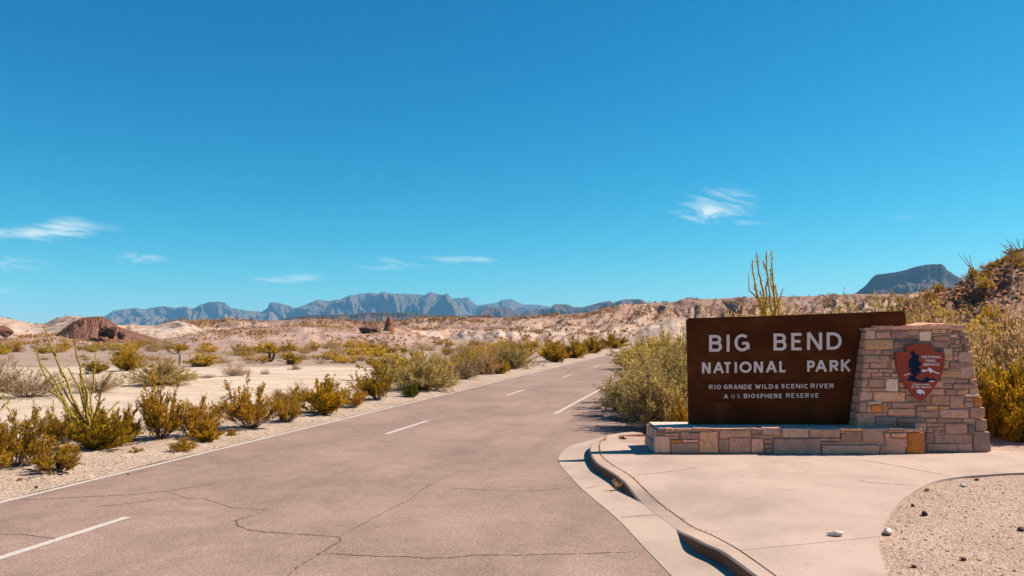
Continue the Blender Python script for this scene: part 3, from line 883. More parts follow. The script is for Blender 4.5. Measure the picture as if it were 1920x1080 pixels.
for i, (x, y, Y_, sc) in enumerate([(196, 622, 147, (.9, 1.2, 1.1)), (209, 623, 146, (1.1, 1.2, 1.3)), (227, 629, 145, (.9, 1, .8)), (6, 621, 150, (1.8, 1.5, 1.1))]):
    p = atY(x, y, Y_)
    o = link('rock_outcrop', rock_mesh('rock_outcrop', M['rockdark'] if i < 3 else redclay, 50 + i, 3, *sc, .6, 2.5), None, p)
    tag(o, ['dark jagged outcrop low on the right flank of the red-brown mound, left of its pair', 'dark jagged outcrop beside it on the mound, in the middle of three', 'small dark outcrop at the right foot of the red-brown mound',
            'dark reddish outcrop on the cream hill at the far left edge'][i], 'rock')
def spire():
    bm = bmesh.new(); p = atY(729, 620, 150); k = 150 / F
    prev = None
    prof = [(0, 12.5), (5, 11), (9, 9.5), (13, 8), (17, 7.4), (20, 5.8), (23, 5), (26, 4), (29, 2.2), (31, .8)]
    for h, r in prof:
        ring = []
        for j in range(14):
            a = j / 14 * 2 * math.pi
            rr = r * k * (1 + .45 * (float(vnoise(np.array([math.cos(a) * 1.6 + 7]), np.array([math.sin(a) * 1.6 + h * .22]), 5)[0]) - .5))
            ring.append(bm.verts.new((p.x + math.cos(a) * rr + (h * .04) * k, 150 + math.sin(a) * rr, p.z - .3 + h * k)))
        if prev:
            for j in range(14): bm.faces.new((prev[j], prev[(j + 1) % 14], ring[(j + 1) % 14], ring[j]))
        prev = ring
    bm.faces.new(prev)
    me = bpy.data.meshes.new('rock_spire'); bm.to_mesh(me); bm.free()
    me.materials.append(mat_simple('spire_rock', (.40, .17, .09, 1), .95, .9, .4, .9, .3))
    return link('rock_spire', me)
tag(spire(), 'orange-brown rock spire standing alone on the pale rise below the mountains', 'rock')
tag(link('boulder', rock_mesh('boulder', redclay, 80, 3, 2.2, 2.0, 1.0), None, atY(690, 617, 151)), 'low brown hump of rock just left of the rock spire', 'rock')

# ------------------------------------------------------------------ ENTRANCE SIGN
YP, YF, YPanel = 15.12, 15.30, 15.80
sign = empty('entrance_sign', (6.0, 15.7, 0))
tag(sign, 'brown steel national park entrance sign on a stone plinth with a tapering stone pillar', 'sign')
INV = Matrix.Translation((-6.0, -15.7, 0))
def sobj(name, me, parent):
    o = bpy.data.objects.new(name, me); COL.objects.link(o); o.parent = parent
    return o
def child_empty(name, parent):
    o = bpy.data.objects.new(name, None); COL.objects.link(o); o.parent = parent; return o
def wmesh(name, bm, mat):
    """world-space bmesh -> mesh in the sign's space"""
    bmesh.ops.recalc_face_normals(bm, faces=bm.faces)
    bm.transform(INV)
    me = bpy.data.meshes.new(name); bm.to_mesh(me); bm.free()
    for m_ in (mat if isinstance(mat, list) else [mat]): me.materials.append(m_)
    return me
def hexa(bm, pts):
    vs = [bm.verts.new(p) for p in pts]
    for f in ((0, 1, 2, 3), (7, 6, 5, 4), (0, 4, 5, 1), (1, 5, 6, 2), (2, 6, 7, 3), (3, 7, 4, 0)):
        bm.faces.new([vs[i] for i in f])
# plinth core
ZT = .455
xl0, xr0 = P(1229, 848, 0).x * YP / P(1229, 848, 0).y, atY(1735, 848, YP).x
xl1, xr1 = atY(1238, 803, YP).x, atY(1727, 801, YP).x
bm = bmesh.new()
yb = 16.28
fr = .02
hexa(bm, [(xl0, YP + fr, 0), (xr0, YP + fr, 0), (xr0, yb, 0), (xl0, yb, 0), (xl1 + .01, YP + .03 + fr, ZT), (xr1, YP + .03 + fr, ZT), (xr1, yb - .03, ZT), (xl1 + .01, yb - .03, ZT)])
plinth = sobj('plinth', wmesh('plinth', bm, M['mortar']), sign)
# pillar core: battered on three sides
pl = [atY(1606, 846, YF).x, atY(1858, 846, YF).x]
pt = [atY(1623, 616, YF + .28).x, atY(1808, 611, YF + .28).x]
PZT = atY(1700, 614, YF + .28).z - .05
bm = bmesh.new()
hexa(bm, [(pl[0] + .03, YF + .02, 0), (pl[1] - .03, YF + .02, 0), (pl[1] - .05, 16.9, 0), (pl[0] + .03, 16.9, 0), (pt[0] + .03, YF + .30, PZT), (pt[1] - .04, YF + .30, PZT), (pt[1] - .08, 16.6, PZT), (pt[0] + .03, 16.6, PZT)])
pillar = sobj('pillar', wmesh('pillar', bm, M['mortar']), sign)

PAL = {'p': (0.659, 0.331, 0.212), 'o': (0.738, 0.362, 0.193), 't': (0.718, 0.393, 0.25), 'g': (0.419, 0.246, 0.181), 'b': (0.269, 0.177, 0.144), 'w': (0.898, 0.585, 0.412), 'r': (0.718, 0.231, 0.056), 'm': (0.538, 0.277, 0.181), 'y': (0.798, 0.4, 0.175)}
STK = 0
def stone(pxpoly, plane, depth, proud, key, parent, seed, name='stone'):
    """pxpoly: corners in photo pixels; plane(px,py)->point on the wall face"""
    rs = random.Random(seed)
    # densify and round
    pts = []
    m = len(pxpoly)
    for i in range(m):
        a, b = pxpoly[i], pxpoly[(i + 1) % m]
        L = math.hypot(b[0] - a[0], b[1] - a[1])
        c = min(1.6 * rs.uniform(.5, 1.3), L * .3) / L
        pts.append((a[0] + (b[0] - a[0]) * c, a[1] + (b[1] - a[1]) * c))
        if L > 14:
            j = rs.uniform(-.5, .5)
            pts.append(((a[0] + b[0]) / 2 + (j if abs(b[1] - a[1]) > abs(b[0] - a[0]) else 0), (a[1] + b[1]) / 2 + (j if abs(b[1] - a[1]) < abs(b[0] - a[0]) else 0)))
        pts.append((b[0] - (b[0] - a[0]) * c, b[1] - (b[1] - a[1]) * c))
    cx_ = sum(p[0] for p in pts) / len(pts); cy_ = sum(p[1] for p in pts) / len(pts)
    def ins(p, d):
        dx, dy = p[0] - cx_, p[1] - cy_
        L = math.hypot(dx, dy); k = max(.4, 1 - d / L) if L else 1
        return (cx_ + dx * k, cy_ + dy * k)
    bm = bmesh.new()
    rings = []
    for d, pr in ((0, -depth), (0.1, proud * .45), (1.1, proud)):
        ring = []
        for p in pts:
            q = plane(*ins(p, d)); q = Vector((q.x, q.y - pr - (rs.uniform(-.004, .004) if d > 1 else 0), q.z)); ring.append(bm.verts.new(q))
        rings.append(ring)
    k = len(pts)
    for r in range(2):
        for i in range(k): bm.faces.new((rings[r][i], rings[r][(i + 1) % k], rings[r + 1][(i + 1) % k], rings[r + 1][i]))
    c = plane(cx_, cy_); cv = bm.verts.new((c.x, c.y - proud - rs.uniform(0, .006), c.z))
    for i in range(k): bm.faces.new((rings[2][i], rings[2][(i + 1) % k], cv))
    o = sobj(name, wmesh(name, bm, M['stone']), parent)
    col = PAL[key]; j = rs.uniform(.74, 1.2)
    o.color = (col[0] * j * rs.uniform(.95, 1.05), col[1] * j, col[2] * j * rs.uniform(.93, 1.07), 1)
    return o
def plane_pillar(px_, py_):
    # front face tilts back from YF at z=0 to YF+.28 at the top
    d = ray(px_, py_); k = .28 / PZT
    # Y = YF + k*z ; z = CH + d.z*t ; Y = d.y*t
    t = (YF + k * CH) / (d.y - k * d.z)
    return Vector((d.x * t, d.y * t, CH + d.z * t))
def plane_plinth(px_, py_):
    d = ray(px_, py_); k = .03 / ZT
    t = (YP + k * CH) / (d.y - k * d.z)
    return Vector((d.x * t, d.y * t, CH + d.z * t))
PS = '''133,118,200,182,t 206,132,314,178,p 320,128,444,176,m 448,118,528,158,p 448,160,530,176,o 536,108,615,121,o 536,126,620,200,w 628,110,740,138,o 744,112,768,138,p 630,142,704,156,p 708,142,768,156,o 630,165,641,192,m
644,160,760,194,o 785,122,835,142,m 770,146,818,170,w 838,126,892,162,m 768,174,798,196,m 800,190,836,220,t 842,168,903,220,m 124,186,338,262,o 300,162,324,180,t 345,178,530,202,b 345,206,430,218,m 345,222,415,246,m
620,202,746,248,m 760,224,846,244,p 790,250,856,268,p 862,224,915,272,m 126,266,198,300,p 204,266,242,290,t 256,266,340,300,m 118,306,306,358,t 312,306,345,320,m 326,332,352,408,o 712,252,784,342,t 790,276,816,302,t 790,308,828,340,p 830,277,936,354,p
112,362,152,400,p 164,364,304,398,m 108,406,222,432,p 226,408,330,430,m 102,436,166,466,m 178,436,260,460,t 266,436,306,458,t 330,440,374,462,t 178,464,372,476,o 706,348,756,402,t 762,352,878,400,p 886,358,942,388,m 740,402,836,418,m 690,422,838,474,o 842,392,952,480,p
102,484,148,542,m 152,482,264,544,m 282,482,372,572,w 98,548,168,576,p 172,548,280,574,p 380,500,424,546,o 384,554,450,576,p 690,478,800,508,t 804,484,898,512,p 908,484,964,515,m 632,496,712,548,p 720,518,780,532,t 718,536,780,548,t 790,520,970,554,p
92,580,178,640,t 190,580,424,650,o 608,556,722,600,p 728,556,812,602,p 820,562,900,598,o 912,554,978,592,p 880,597,984,614,w 624,608,758,676,o 764,606,866,694,p 876,626,938,646,o 944,618,1002,684,r 870,654,936,692,m 430,606,486,640,m 496,652,606,676,p
82,654,136,732,p 140,680,164,732,p 148,646,250,674,w 168,678,254,730,r 258,662,296,730,o 300,656,320,698,m 324,656,496,700,p 300,706,494,754,o 508,684,574,722,m 582,684,670,710,y 674,682,756,706,y 512,728,656,766,m 690,712,902,772,p 912,692,1022,768,m
66,738,202,816,g 206,764,360,828,b 206,738,290,758,m 366,768,576,808,b 366,814,490,840,b 580,778,660,804,m 664,776,850,802,m 860,776,950,802,m 496,812,582,872,m 590,812,716,838,m 590,844,710,860,m 592,864,640,877,t 646,864,690,877,t 726,812,890,892,p 896,826,948,888,b 958,786,1040,868,m
586,886,642,958,g 650,900,930,962,m 588,966,818,1022,m 826,966,930,1022,p 940,878,1058,1020,g 645,880,720,896,m 856,408,900,420,m 440,760,500,764,m 416,224,440,262,b 640,252,706,280,b 376,300,400,330,m 378,340,412,400,m 400,420,440,480,p 664,300,702,350,m 650,400,680,450,o 600,480,626,548,t 430,556,470,600,p'''
import re
cnt = 0
for tok in PS.split():
    x0, y0, x1, y1, key = tok.split(','); x0, y0, x1, y1 = map(float, (x0, y0, x1, y1))
    if x1 - x0 < 5 or y1 - y0 < 5: continue
    r = random.Random(cnt + 900)
    j = lambda s=3.5: r.uniform(-s, s) * min(1, (y1 - y0) / 30)
    q = [(x0 + j(), y0 + j()), (x1 + j(), y0 + j()), (x1 + j(), y1 + j()), (x0 + j(), y1 + j())]
    q = [(1590 + a / 4, 590 + b / 4) for a, b in q]
    stone(q, plane_pillar, .05, r.uniform(.006, .034), key, pillar, 1000 + cnt); cnt += 1
# side stones of the pillar (left reveal)
for i in range(12):
    z0 = .47 + i * (PZT - .5) / 12; z1 = z0 + (PZT - .5) / 12 - .025
    for (ya, yb2) in ((.03, .20), (.22, .44)):
        bm = bmesh.new()
        f0 = z0 / PZT; f1 = z1 / PZT
        X0 = lerp(pl[0], pt[0], f0); X1 = lerp(pl[0], pt[0], f1); Ya = YF + .28 * f0 + ya; Yb_ = YF + .28 * f0 + yb2
        if Yb_ > YPanel - .01: Yb_ = YPanel - .01
        if Ya > Yb_ - .03: bm.free(); continue
        hexa(bm, [(X0 - .0, Ya, z0), (X0 + .08, Ya, z0), (X0 + .08, Yb_, z0), (X0 - .0, Yb_, z0), (X1 - .0, Ya, z1), (X1 + .08, Ya, z1), (X1 + .08, Yb_, z1), (X1 - .0, Yb_, z1)])
        o = sobj('stone', wmesh('stone', bm, M['stone']), pillar); c = PAL[random.choice('pmtg')]; o.color = (*c, 1)
# right side of the pillar: rough edge stones
for i in range(14):
    f0 = (i + .08) / 14; f1 = (i + .95) / 14
    X0 = lerp(pl[1], pt[1], f0); X1 = lerp(pl[1], pt[1], f1); e = random.uniform(-.015, .03)
    bm = bmesh.new(); Ya = YF + .28 * f0 + .03
    hexa(bm, [(X0 - .09, Ya, f0 * PZT), (X0 + e, Ya, f0 * PZT), (X0 + e - .03, Ya + 1.1, f0 * PZT), (X0 - .09, Ya + 1.1, f0 * PZT), (X1 - .09, Ya, f1 * PZT), (X1 + e, Ya, f1 * PZT), (X1 + e - .03, Ya + 1.0, f1 * PZT), (X1 - .09, Ya + 1.0, f1 * PZT)])
    o = sobj('stone', wmesh('stone', bm, M['stone']), pillar); o.color = (*PAL[random.choice('pmtp')], 1)
# capstones
caps = [(1622, 1644, 615, 619.5, 'g'), (1643, 1675, 611, 618, 'm'), (1674, 1702, 611, 618, 'p'), (1701, 1731, 610.5, 617, 't'), (1730, 1759, 609, 617, 'p'), (1758, 1786, 607, 616.5, 't'), (1785, 1811, 609.5, 617, 'm')]
for i, (a, b, ya, yb_, key) in enumerate(caps):
    Yf = YF + .25
    p0, p1 = atY(a, yb_, Yf), atY(b - .7, ya, Yf)
    bm = bmesh.new()
    r = random.Random(i + 5)
    nx = 4
    fr_, tp = [], []
    for k in range(nx + 1):
        x = lerp(p0.x, p1.x, k / nx)
        fr_.append((x, Yf + r.uniform(-.03, .01), p1.z + r.uniform(-.014, .008)))
    vb, vt, vbk, vbb = [], [], [], []
    for (x, y, z) in fr_:
        vb.append(bm.verts.new((x, y + .01, p0.z))); vt.append(bm.verts.new((x, y, z)))
        zz_ = r.uniform(-.02, .03)
        vbk.append(bm.verts.new((x, 16.6, p1.z + zz_ - (.0 if a > 1700 else .04)))); vbb.append(bm.verts.new((x, 16.6, p0.z)))
    for k in range(nx):
        for A, B in ((vb, vt), (vt, vbk), (vbk, vbb), (vbb, vb)):
            bm.faces.new((A[k], A[k + 1], B[k + 1], B[k]))
    for k in (0, nx): bm.faces.new((vb[k], vt[k], vbk[k], vbb[k]))
    o = sobj('capstone', wmesh('capstone', bm, M['stone']), pillar); o.color = (*[min(1, q * 1.15) for q in PAL[key]], 1)

PL1 = '''190,168,305,222,p 318,170,555,212,p 580,165,842,210,p 96,166,178,240,g 186,236,392,270,p 410,234,684,316,p 262,280,400,318,t 270,328,425,362,r 436,322,655,356,t 64,284,266,505,t 286,372,668,505,m 684,212,934,505,o 950,192,1385,290,p
950,285,1080,315,m 945,325,1075,505,m 1085,300,1385,505,p 1392,312,1560,505,p 1395,168,1520,256,m 1530,160,1800,190,p 1540,198,1795,260,m 1395,266,1770,294,m 1570,325,1680,378,o 1575,385,1665,450,m 1575,456,1670,505,g 690,168,1380,186,g'''
PL2 = '''45,158,378,268,t 392,170,780,268,t -78,280,530,488,g 530,285,785,315,m 530,325,785,360,m 548,366,1288,488,m 780,155,1075,188,o 788,195,845,215,o 852,200,1062,228,m 795,232,1062,315,m 1082,160,1350,330,m 1405,155,1600,180,o 1405,187,1598,208,o
1605,162,1735,206,t 1745,157,1838,205,t 1365,165,1394,195,o 1362,218,1425,278,t 1442,220,1640,270,o 1375,285,1615,488,p 1295,372,1372,488,m 1624,280,1648,400,p 1652,212,1882,486,r'''
for txt, ox, oy, sc in ((PL1, 1220, 780, 7.385), (PL2, 1460, 780, 6.857)):
    for tok in txt.split():
        x0, y0, x1, y1, key = tok.split(','); x0, y0, x1, y1 = map(float, (x0, y0, x1, y1))
        r = random.Random(cnt + 77)
        j = lambda s=9: r.uniform(-s, s) * min(1, (y1 - y0) / 90)
        x0s = x0 + (10 if key == 'r' and ox == 1460 else 0)
        q = [(x0s + j(), y0 + j()), (x1 - (28 if key == 'r' and ox == 1460 else 0) + j(), y0 + j()), (x1 + j(), y1 + (j() if y1 < 480 else 0)), (x0 + j(), y1 + (j() if y1 < 480 else 0))]
        q = [(ox + a / sc, oy + b / sc) for a, b in q]
        stone(q, plane_plinth, .05, r.uniform(.01, .04), key, plinth, 2000 + cnt); cnt += 1
# flat coping on the plinth: several thin flags
xs_ = [xl1 - .02, xl1 + .75, xl1 + 1.45, xl1 + 2.5, xl1 + 3.3, xl1 + 4.2, xr1 + .01]
for i in range(6):
    bm = bmesh.new(); a, b = xs_[i] + .004, xs_[i + 1] - .004; r = random.Random(i)
    nx = 6; V4 = [[], [], [], []]
    for k in range(nx + 1):
        x = lerp(a, b, k / nx); yf = YP + .012 + r.uniform(-.012, .012)
        V4[0].append(bm.verts.new((x, yf, ZT + .002))); V4[1].append(bm.verts.new((x, yf + .006, ZT + .022 + r.uniform(-.003, .004))))
        V4[2].append(bm.verts.new((x, yb - .02, ZT + .022))); V4[3].append(bm.verts.new((x, yb - .02, ZT + .002)))
    for k in range(nx):
        for A, B in ((0, 1), (1, 2), (2, 3), (3, 0)): bm.faces.new((V4[A][k], V4[A][k + 1], V4[B][k + 1], V4[B][k]))
    for k in (0, nx): bm.faces.new([V4[q][k] for q in range(4)])
    o = sobj('coping_stone', wmesh('coping_stone', bm, M['stone']), plinth); o.color = (.50, .42, .36, 1)
# end stones of the plinth (left end)
for i, (za, zb_) in enumerate(((.02, .2), (.215, .43))):
    for yy in (YP + .07, YP + .5, YP + .85):
        bm = bmesh.new(); fa = za / ZT; xa = lerp(xl0, xl1, fa) - .015
        hexa(bm, [(xa, yy, za), (xa + .1, yy, za), (xa + .1, yy + .33, za), (xa, yy + .33, za), (xa + .01, yy, zb_), (xa + .1, yy, zb_), (xa + .1, yy + .33, zb_), (xa + .01, yy + .33, zb_)])
        o = sobj('stone', wmesh('stone', bm, M['stone']), plinth); o.color = (*PAL['t'], 1)

# steel panel
def pp(px_, py_, Y_=YPanel): return atY(px_, py_, Y_)
outl = [(1293, 799), (1292, 740), (1291, 680), (1290, 640), (1289, 604)]
outl += [(1289.3, 600), (1291.5, 597.5), (1295, 596.3)]
tops = [(1295, 596.3), (1400, 593.3), (1500, 590), (1600, 586.3), (1688, 583)]
outl += [(1330, 595.6), (1360, 594.3), (1400, 593.5), (1440, 592), (1470, 591.2), (1500, 590), (1550, 588), (1600, 586.4), (1650, 584.6), (1688, 583), (1694, 583.6), (1697.5, 587), (1698.5, 593), (1699, 640), (1700, 799)]
bm = bmesh.new()
fv = [bm.verts.new(pp(*q)) for q in outl]
bv = [bm.verts.new(pp(*q) + Vector((0, .14, 0))) for q in outl]
bm.faces.new(fv); bm.faces.new(bv[::-1])
for i in range(len(outl)): bm.faces.new((fv[i], fv[(i + 1) % len(outl)], bv[(i + 1) % len(outl)], bv[i]))
bmesh.ops.bevel(bm, geom=[e for e in bm.edges if abs(e.verts[0].co.y - e.verts[1].co.y) < .01 and e.verts[0].co.y < YPanel + .05], offset=.008, segments=2, affect='EDGES')
panel = sobj('sign_panel', wmesh('sign_panel', bm, M['rust']), sign)
def flat_poly(pxy, Y0, thick, plane=None):
    """closed outline in photo pixels -> prism standing proud of the panel"""
    bm = bmesh.new()
    plane = plane or (lambda a, b: atY(a, b, YPanel))
    f = [bm.verts.new(plane(*q) + Vector((0, -Y0 - thick, 0))) for q in pxy]
    b = [bm.verts.new(plane(*q) + Vector((0, -Y0, 0))) for q in pxy]
    from mathutils.geometry import tessellate_polygon
    for tri in tessellate_polygon([[Vector((q[0], q[1], 0)) for q in pxy]]): bm.faces.new([f[i] for i in tri])
    for i in range(len(pxy)): bm.faces.new((f[i], f[(i + 1) % len(pxy)], b[(i + 1) % len(pxy)], b[i]))
    bmesh.ops.triangulate(bm, faces=[q for q in bm.faces if len(q.verts) > 4])
    return bm
plq = [(1280 + a / 4.908, 580 + b / 4.909) for a, b in ((190, 662), (1452, 648), (1450, 845), (198, 852))]
sobj('plaque', wmesh('plaque', flat_poly(plq, -.002, .012), M['plaque']), panel)

# stroke lettering ------------------------------------------------
def arc(cx_, cy_, rx, ry, a0, a1, n=14): return [(cx_ + rx * math.cos(R(lerp(a0, a1, i / n))), cy_ + ry * math.sin(R(lerp(a0, a1, i / n)))) for i in range(n + 1)]
G = {
 'A': [[(0, 0), (.5, 1)], [(.5, 1), (1, 0)], [(.19, .30), (.81, .30)]],
 'B': [[(0, 0), (0, 1)], [(0, 1)] + arc(.55, .765, .38, .235, 90, -90) + [(0, .53)], [(0, .53)] + arc(.62, .265, .38, .265, 90, -90) + [(0, 0)]],
 'C': [arc(.55, .5, .55, .5, 48, 312, 26)],
 'D': [[(0, 0), (0, 1)], [(0, 1), (.3, 1)] + arc(.42, .5, .58, .5, 90, -90, 20) + [(.3, 0), (0, 0)]],
 'E': [[(0, 0), (0, 1)], [(0, 1), (1, 1)], [(0, .52), (.86, .52)], [(0, 0), (1, 0)]],
 'G': [arc(.52, .5, .52, .5, 48, 335, 26) , [(1.0, .06), (1.0, .46)], [(1.0, .46), (.52, .46)]],
 'H': [[(0, 0), (0, 1)], [(1, 0), (1, 1)], [(0, .52), (1, .52)]],
 'I': [[(.5, 0), (.5, 1)]],
 'K': [[(0, 0), (0, 1)], [(1, 1), (.08, .42)], [(.32, .56), (1, 0)]],
 'L': [[(0, 1), (0, 0)], [(0, 0), (1, 0)]],
 'N': [[(0, 0), (0, 1)], [(0, .97), (1, .03)], [(1, 0), (1, 1)]],
 'O': [arc(.5, .5, .5, .5, 0, 360, 30)],
 'P': [[(0, 0), (0, 1)], [(0, 1)] + arc(.58, .72, .42, .28, 90, -90) + [(0, .44)]],
 'R': [[(0, 0), (0, 1)], [(0, 1)] + arc(.55, .74, .40, .26, 90, -90) + [(0, .48)], [(.42, .46), (1, 0)]],
 'S': [[(.92, .85)] + arc(.5, .76, .40, .24, 40, 230, 10) + arc(.5, .25, .46, .25, 60, -150, 12)],
 'T': [[(0, 1), (1, 1)], [(.5, 1), (.5, 0)]],
 'U': [[(0, 1), (0, .4)] + arc(.5, .4, .5, .4, 180, 360, 16) + [(1, 1)]],
 'V': [[(0, 1), (.5, 0)], [(.5, 0), (1, 1)]],
 'W': [[(0, 1), (.25, 0)], [(.25, 0), (.5, .95)], [(.5, .95), (.75, 0)], [(.75, 0), (1, 1)]],
 '&': [arc(.45, .76, .36, .24, 20, 250, 10) + [(.45, .52)], arc(.45, .27, .42, .27, 95, 330, 12), [(.80, .12), (1.0, .40)], [(.30, .53), (.8, .53)]],
 '.': [[(.3, .03), (.3, .09)]],
}
def add_stroke(bm, pts, w, mapf, z0, th):
    a = np.array(pts, float); n_ = len(a)
    closed = n_ > 4 and np.hypot(*(a[0] - a[-1])) < 1e-3
    if closed: a = a[:-1]; n_ -= 1
    L, Rr = [], []
    for i in range(n_):
        p_ = a[(i - 1) % n_] if (closed or i > 0) else None; q_ = a[(i + 1) % n_] if (closed or i < n_ - 1) else None
        d1 = (a[i] - p_) / (np.linalg.norm(a[i] - p_) + 1e-9) if p_ is not None else None
        d2 = (q_ - a[i]) / (np.linalg.norm(q_ - a[i]) + 1e-9) if q_ is not None else None
        if d1 is None: d1 = d2
        if d2 is None: d2 = d1
        n1 = np.array([-d1[1], d1[0]]); n2 = np.array([-d2[1], d2[0]]); nn = n1 + n2; nn /= np.linalg.norm(nn) + 1e-9
        k = w / 2 / max(.5, nn.dot(n1))
        L.append(a[i] + nn * k); Rr.append(a[i] - nn * k)
    fr_ = [[bm.verts.new(mapf(*q) + Vector((0, -z0 - th, 0))) for q in side] for side in (L, Rr)]
    bk_ = [[bm.verts.new(mapf(*q) + Vector((0, -z0, 0))) for q in side] for side in (L, Rr)]
    m = n_ if closed else n_ - 1
    for i in range(m):
        j = (i + 1) % n_
        bm.faces.new((fr_[0][i], fr_[0][j], fr_[1][j], fr_[1][i]))
        bm.faces.new((fr_[0][i], bk_[0][i], bk_[0][j], fr_[0][j])); bm.faces.new((fr_[1][i], fr_[1][j], bk_[1][j], bk_[1][i]))
    if not closed:
        for i in (0, n_ - 1): bm.faces.new((fr_[0][i], fr_[1][i], bk_[1][i], bk_[0][i]))
def glyph(bm, ch, x0, x1, yt, yb_, w, z0, th, ox=1280, oy=580, sc=4.908, plane=None):
    """box in crop coordinates"""
    plane = plane or (lambda a, b: atY(a, b, YPanel))
    h = w / 2
    if ch == 'I' or ch == '.': x0, x1 = (x0 + x1) / 2 - .5, (x0 + x1) / 2 + .5; hx = 0
    else: hx = h * (1.0 if ch not in 'AVWK' else .75)
    hy = h if ch not in 'INHAVWKUTRPL' else 0
    mp = lambda a, b: plane(ox + a / sc, oy + b / sc)
    for k, st in enumerate(G[ch]):
        pts = []
        for (u, v) in st:
            x = lerp(x0 + hx, x1 - hx, u)
            # horizontals keep inside the letter's height, stems reach both ends
            y = lerp(yb_ - h, yt + h, v)
            pts.append((x, y))
        if len(st) == 2 and abs(st[0][1] - st[1][1]) > .5:      # stems run to the full height
            pts = [(p[0], yb_ if s[1] <= .03 else (yt if s[1] >= .97 else p[1])) for p, s in zip(pts, st)]
        add_stroke(bm, pts, w, mp, z0, th + k * .0006)
big = [('B', 240, 357, 236, 389), ('I', 398, 430, 234, 388), ('G', 473, 610, 227, 386), ('B', 832, 950, 222, 378), ('E', 995, 1100, 217, 376), ('N', 1140, 1276, 214, 371), ('D', 1320, 1455, 212, 370)]
for ch, a, b, yt, yb_ in big:
    bm = bmesh.new(); glyph(bm, ch, a, b, yt, yb_, 26, .012, .028)
    sobj('letter', wmesh('letter', bm, M['letter']), panel)
med = [('N', 175, 253, 488, 588), ('A', 279, 374, 487, 586), ('T', 369, 448, 484, 585), ('I', 472, 498, 484, 584), ('O', 520, 630, 480, 583), ('N', 652, 734, 480, 580), ('A', 763, 861, 478, 579), ('L', 885, 951, 477, 578),
       ('P', 1142, 1210, 471, 573), ('A', 1218, 1320, 469, 572), ('R', 1348, 1430, 467, 571), ('K', 1455, 1539, 463, 569)]
for ch, a, b, yt, yb_ in med:
    bm = bmesh.new(); glyph(bm, ch, a, b, yt, yb_, 21, .010, .024)
    sobj('letter', wmesh('letter', bm, M['letter']), panel)
WR = {'I': .35, 'W': 1.35, '.': .3, 'O': 1.1, 'G': 1.1, 'D': 1.05, 'N': 1.05, 'E': .85, 'L': .8, 'S': .85, 'P': .85}
def word(txt, x0, x1, yt, yb_, w, gap=.32):
    ws = [WR.get(c, 1.0) for c in txt]; tot = sum(ws) + gap * (len(txt) - 1); k = (x1 - x0) / tot; x = x0
    for c, ww in zip(txt, ws):
        if c != ' ':
            bm = bmesh.new(); glyph(bm, c, x, x + ww * k, yt, yb_, w, .013, .006)
            sobj('letter', wmesh('letter', bm, M['letter']), panel)
        x += (ww + gap) * k
for txt, a, b, yt, yb_ in (('RIO', 240, 350, 694, 735), ('GRANDE', 375, 635, 692, 733), ('WILD', 665, 830, 690, 730), ('&', 848, 880, 692, 730), ('SCENIC', 905, 1152, 686, 727), ('RIVER', 1176, 1388, 683, 725)):
    word(txt, a, b, yt, yb_, 7.6)
for txt, a, b, yt, yb_, w in (('A', 378, 415, 781, 820, 7.6), ('U.S.', 447, 538, 780, 816, 4.5), ('BIOSPHERE', 560, 912, 776, 817, 7.6), ('RESERVE', 950, 1250, 772, 813, 6.6)):
    word(txt, a, b, yt, yb_, w)

# arrowhead emblem --------------------------------------------------
ep = lambda a, b: (1660 + a / 8.308, 630 + b / 8.308)
def plane_em(px_, py_): return plane_pillar(px_, py_)
em_out = [(125, 262), (150, 243), (180, 236), (298, 247), (304, 225), (296, 192), (283, 168), (330, 143), (420, 118), (510, 112), (600, 118), (680, 135), (732, 165), (722, 200), (730, 238), (770, 247), (884, 262), (892, 300), (888, 390),
          (868, 500), (838, 590), (790, 690), (735, 780), (670, 870), (610, 945), (560, 985), (522, 1000), (480, 985), (430, 945), (370, 865), (300, 775), (240, 690), (196, 600), (165, 490), (143, 400), (130, 320)]
emblem = sobj('emblem', wmesh('emblem', flat_poly([ep(*q) for q in em_out], .045, .045, plane_em), M['emblem']), sign)
PE = .0905
def ej(name, pts, mat, lay=1, par=None):
    return sobj(name, wmesh(name, flat_poly([ep(*q) for q in pts], PE - .002, .004 + lay * .002, plane_em), mat), par or emblem)
tree_pts = [(405, 220), (385, 235), (365, 232), (368, 258), (345, 262), (362, 290), (385, 320), (372, 345), (335, 350), (345, 372), (325, 385), (338, 410), (322, 432), (335, 455), (315, 492), (350, 498), (385, 490), (385, 505), (340, 515), (332, 545), (372, 548), (355, 572), (390, 590), (395, 612), (370, 618), (352, 610), (330, 640), (322, 665), (292, 685),
            (350, 692), (400, 700), (450, 712), (520, 720), (600, 716), (660, 712), (630, 700), (650, 690), (735, 690), (742, 712), (748, 690), (728, 668), (712, 648), (700, 672), (680, 652), (668, 675), (640, 652), (618, 640), (608, 618), (598, 645), (570, 650), (555, 690), (500, 688), (455, 672), (432, 640), (432, 615), (490, 605), (498, 592), (440, 585), (436, 570),
            (505, 575), (520, 548), (500, 520), (505, 500), (478, 480), (525, 435), (522, 412), (478, 405), (482, 380), (468, 360), (488, 320), (482, 290), (462, 285), (440, 305), (428, 272), (405, 245), (412, 230)]
ej('tree_motif', tree_pts, M['navy'], 2)
ej('mountain_motif', [(520, 540), (550, 515), (585, 528), (612, 520), (650, 486), (690, 515), (730, 548), (805, 575), (800, 588), (750, 575), (710, 556), (695, 548), (672, 572), (655, 560), (640, 540), (615, 528), (598, 545), (575, 560), (555, 545), (528, 553)], M['white'], 1)
ej('mountain_motif', [(252, 603), (300, 588), (350, 574), (352, 584), (310, 598), (260, 614)], M['white'], 1)
ej('lake_motif', [(640, 695), (680, 690), (735, 694), (725, 704), (680, 710), (635, 702)], M['white'], 4)
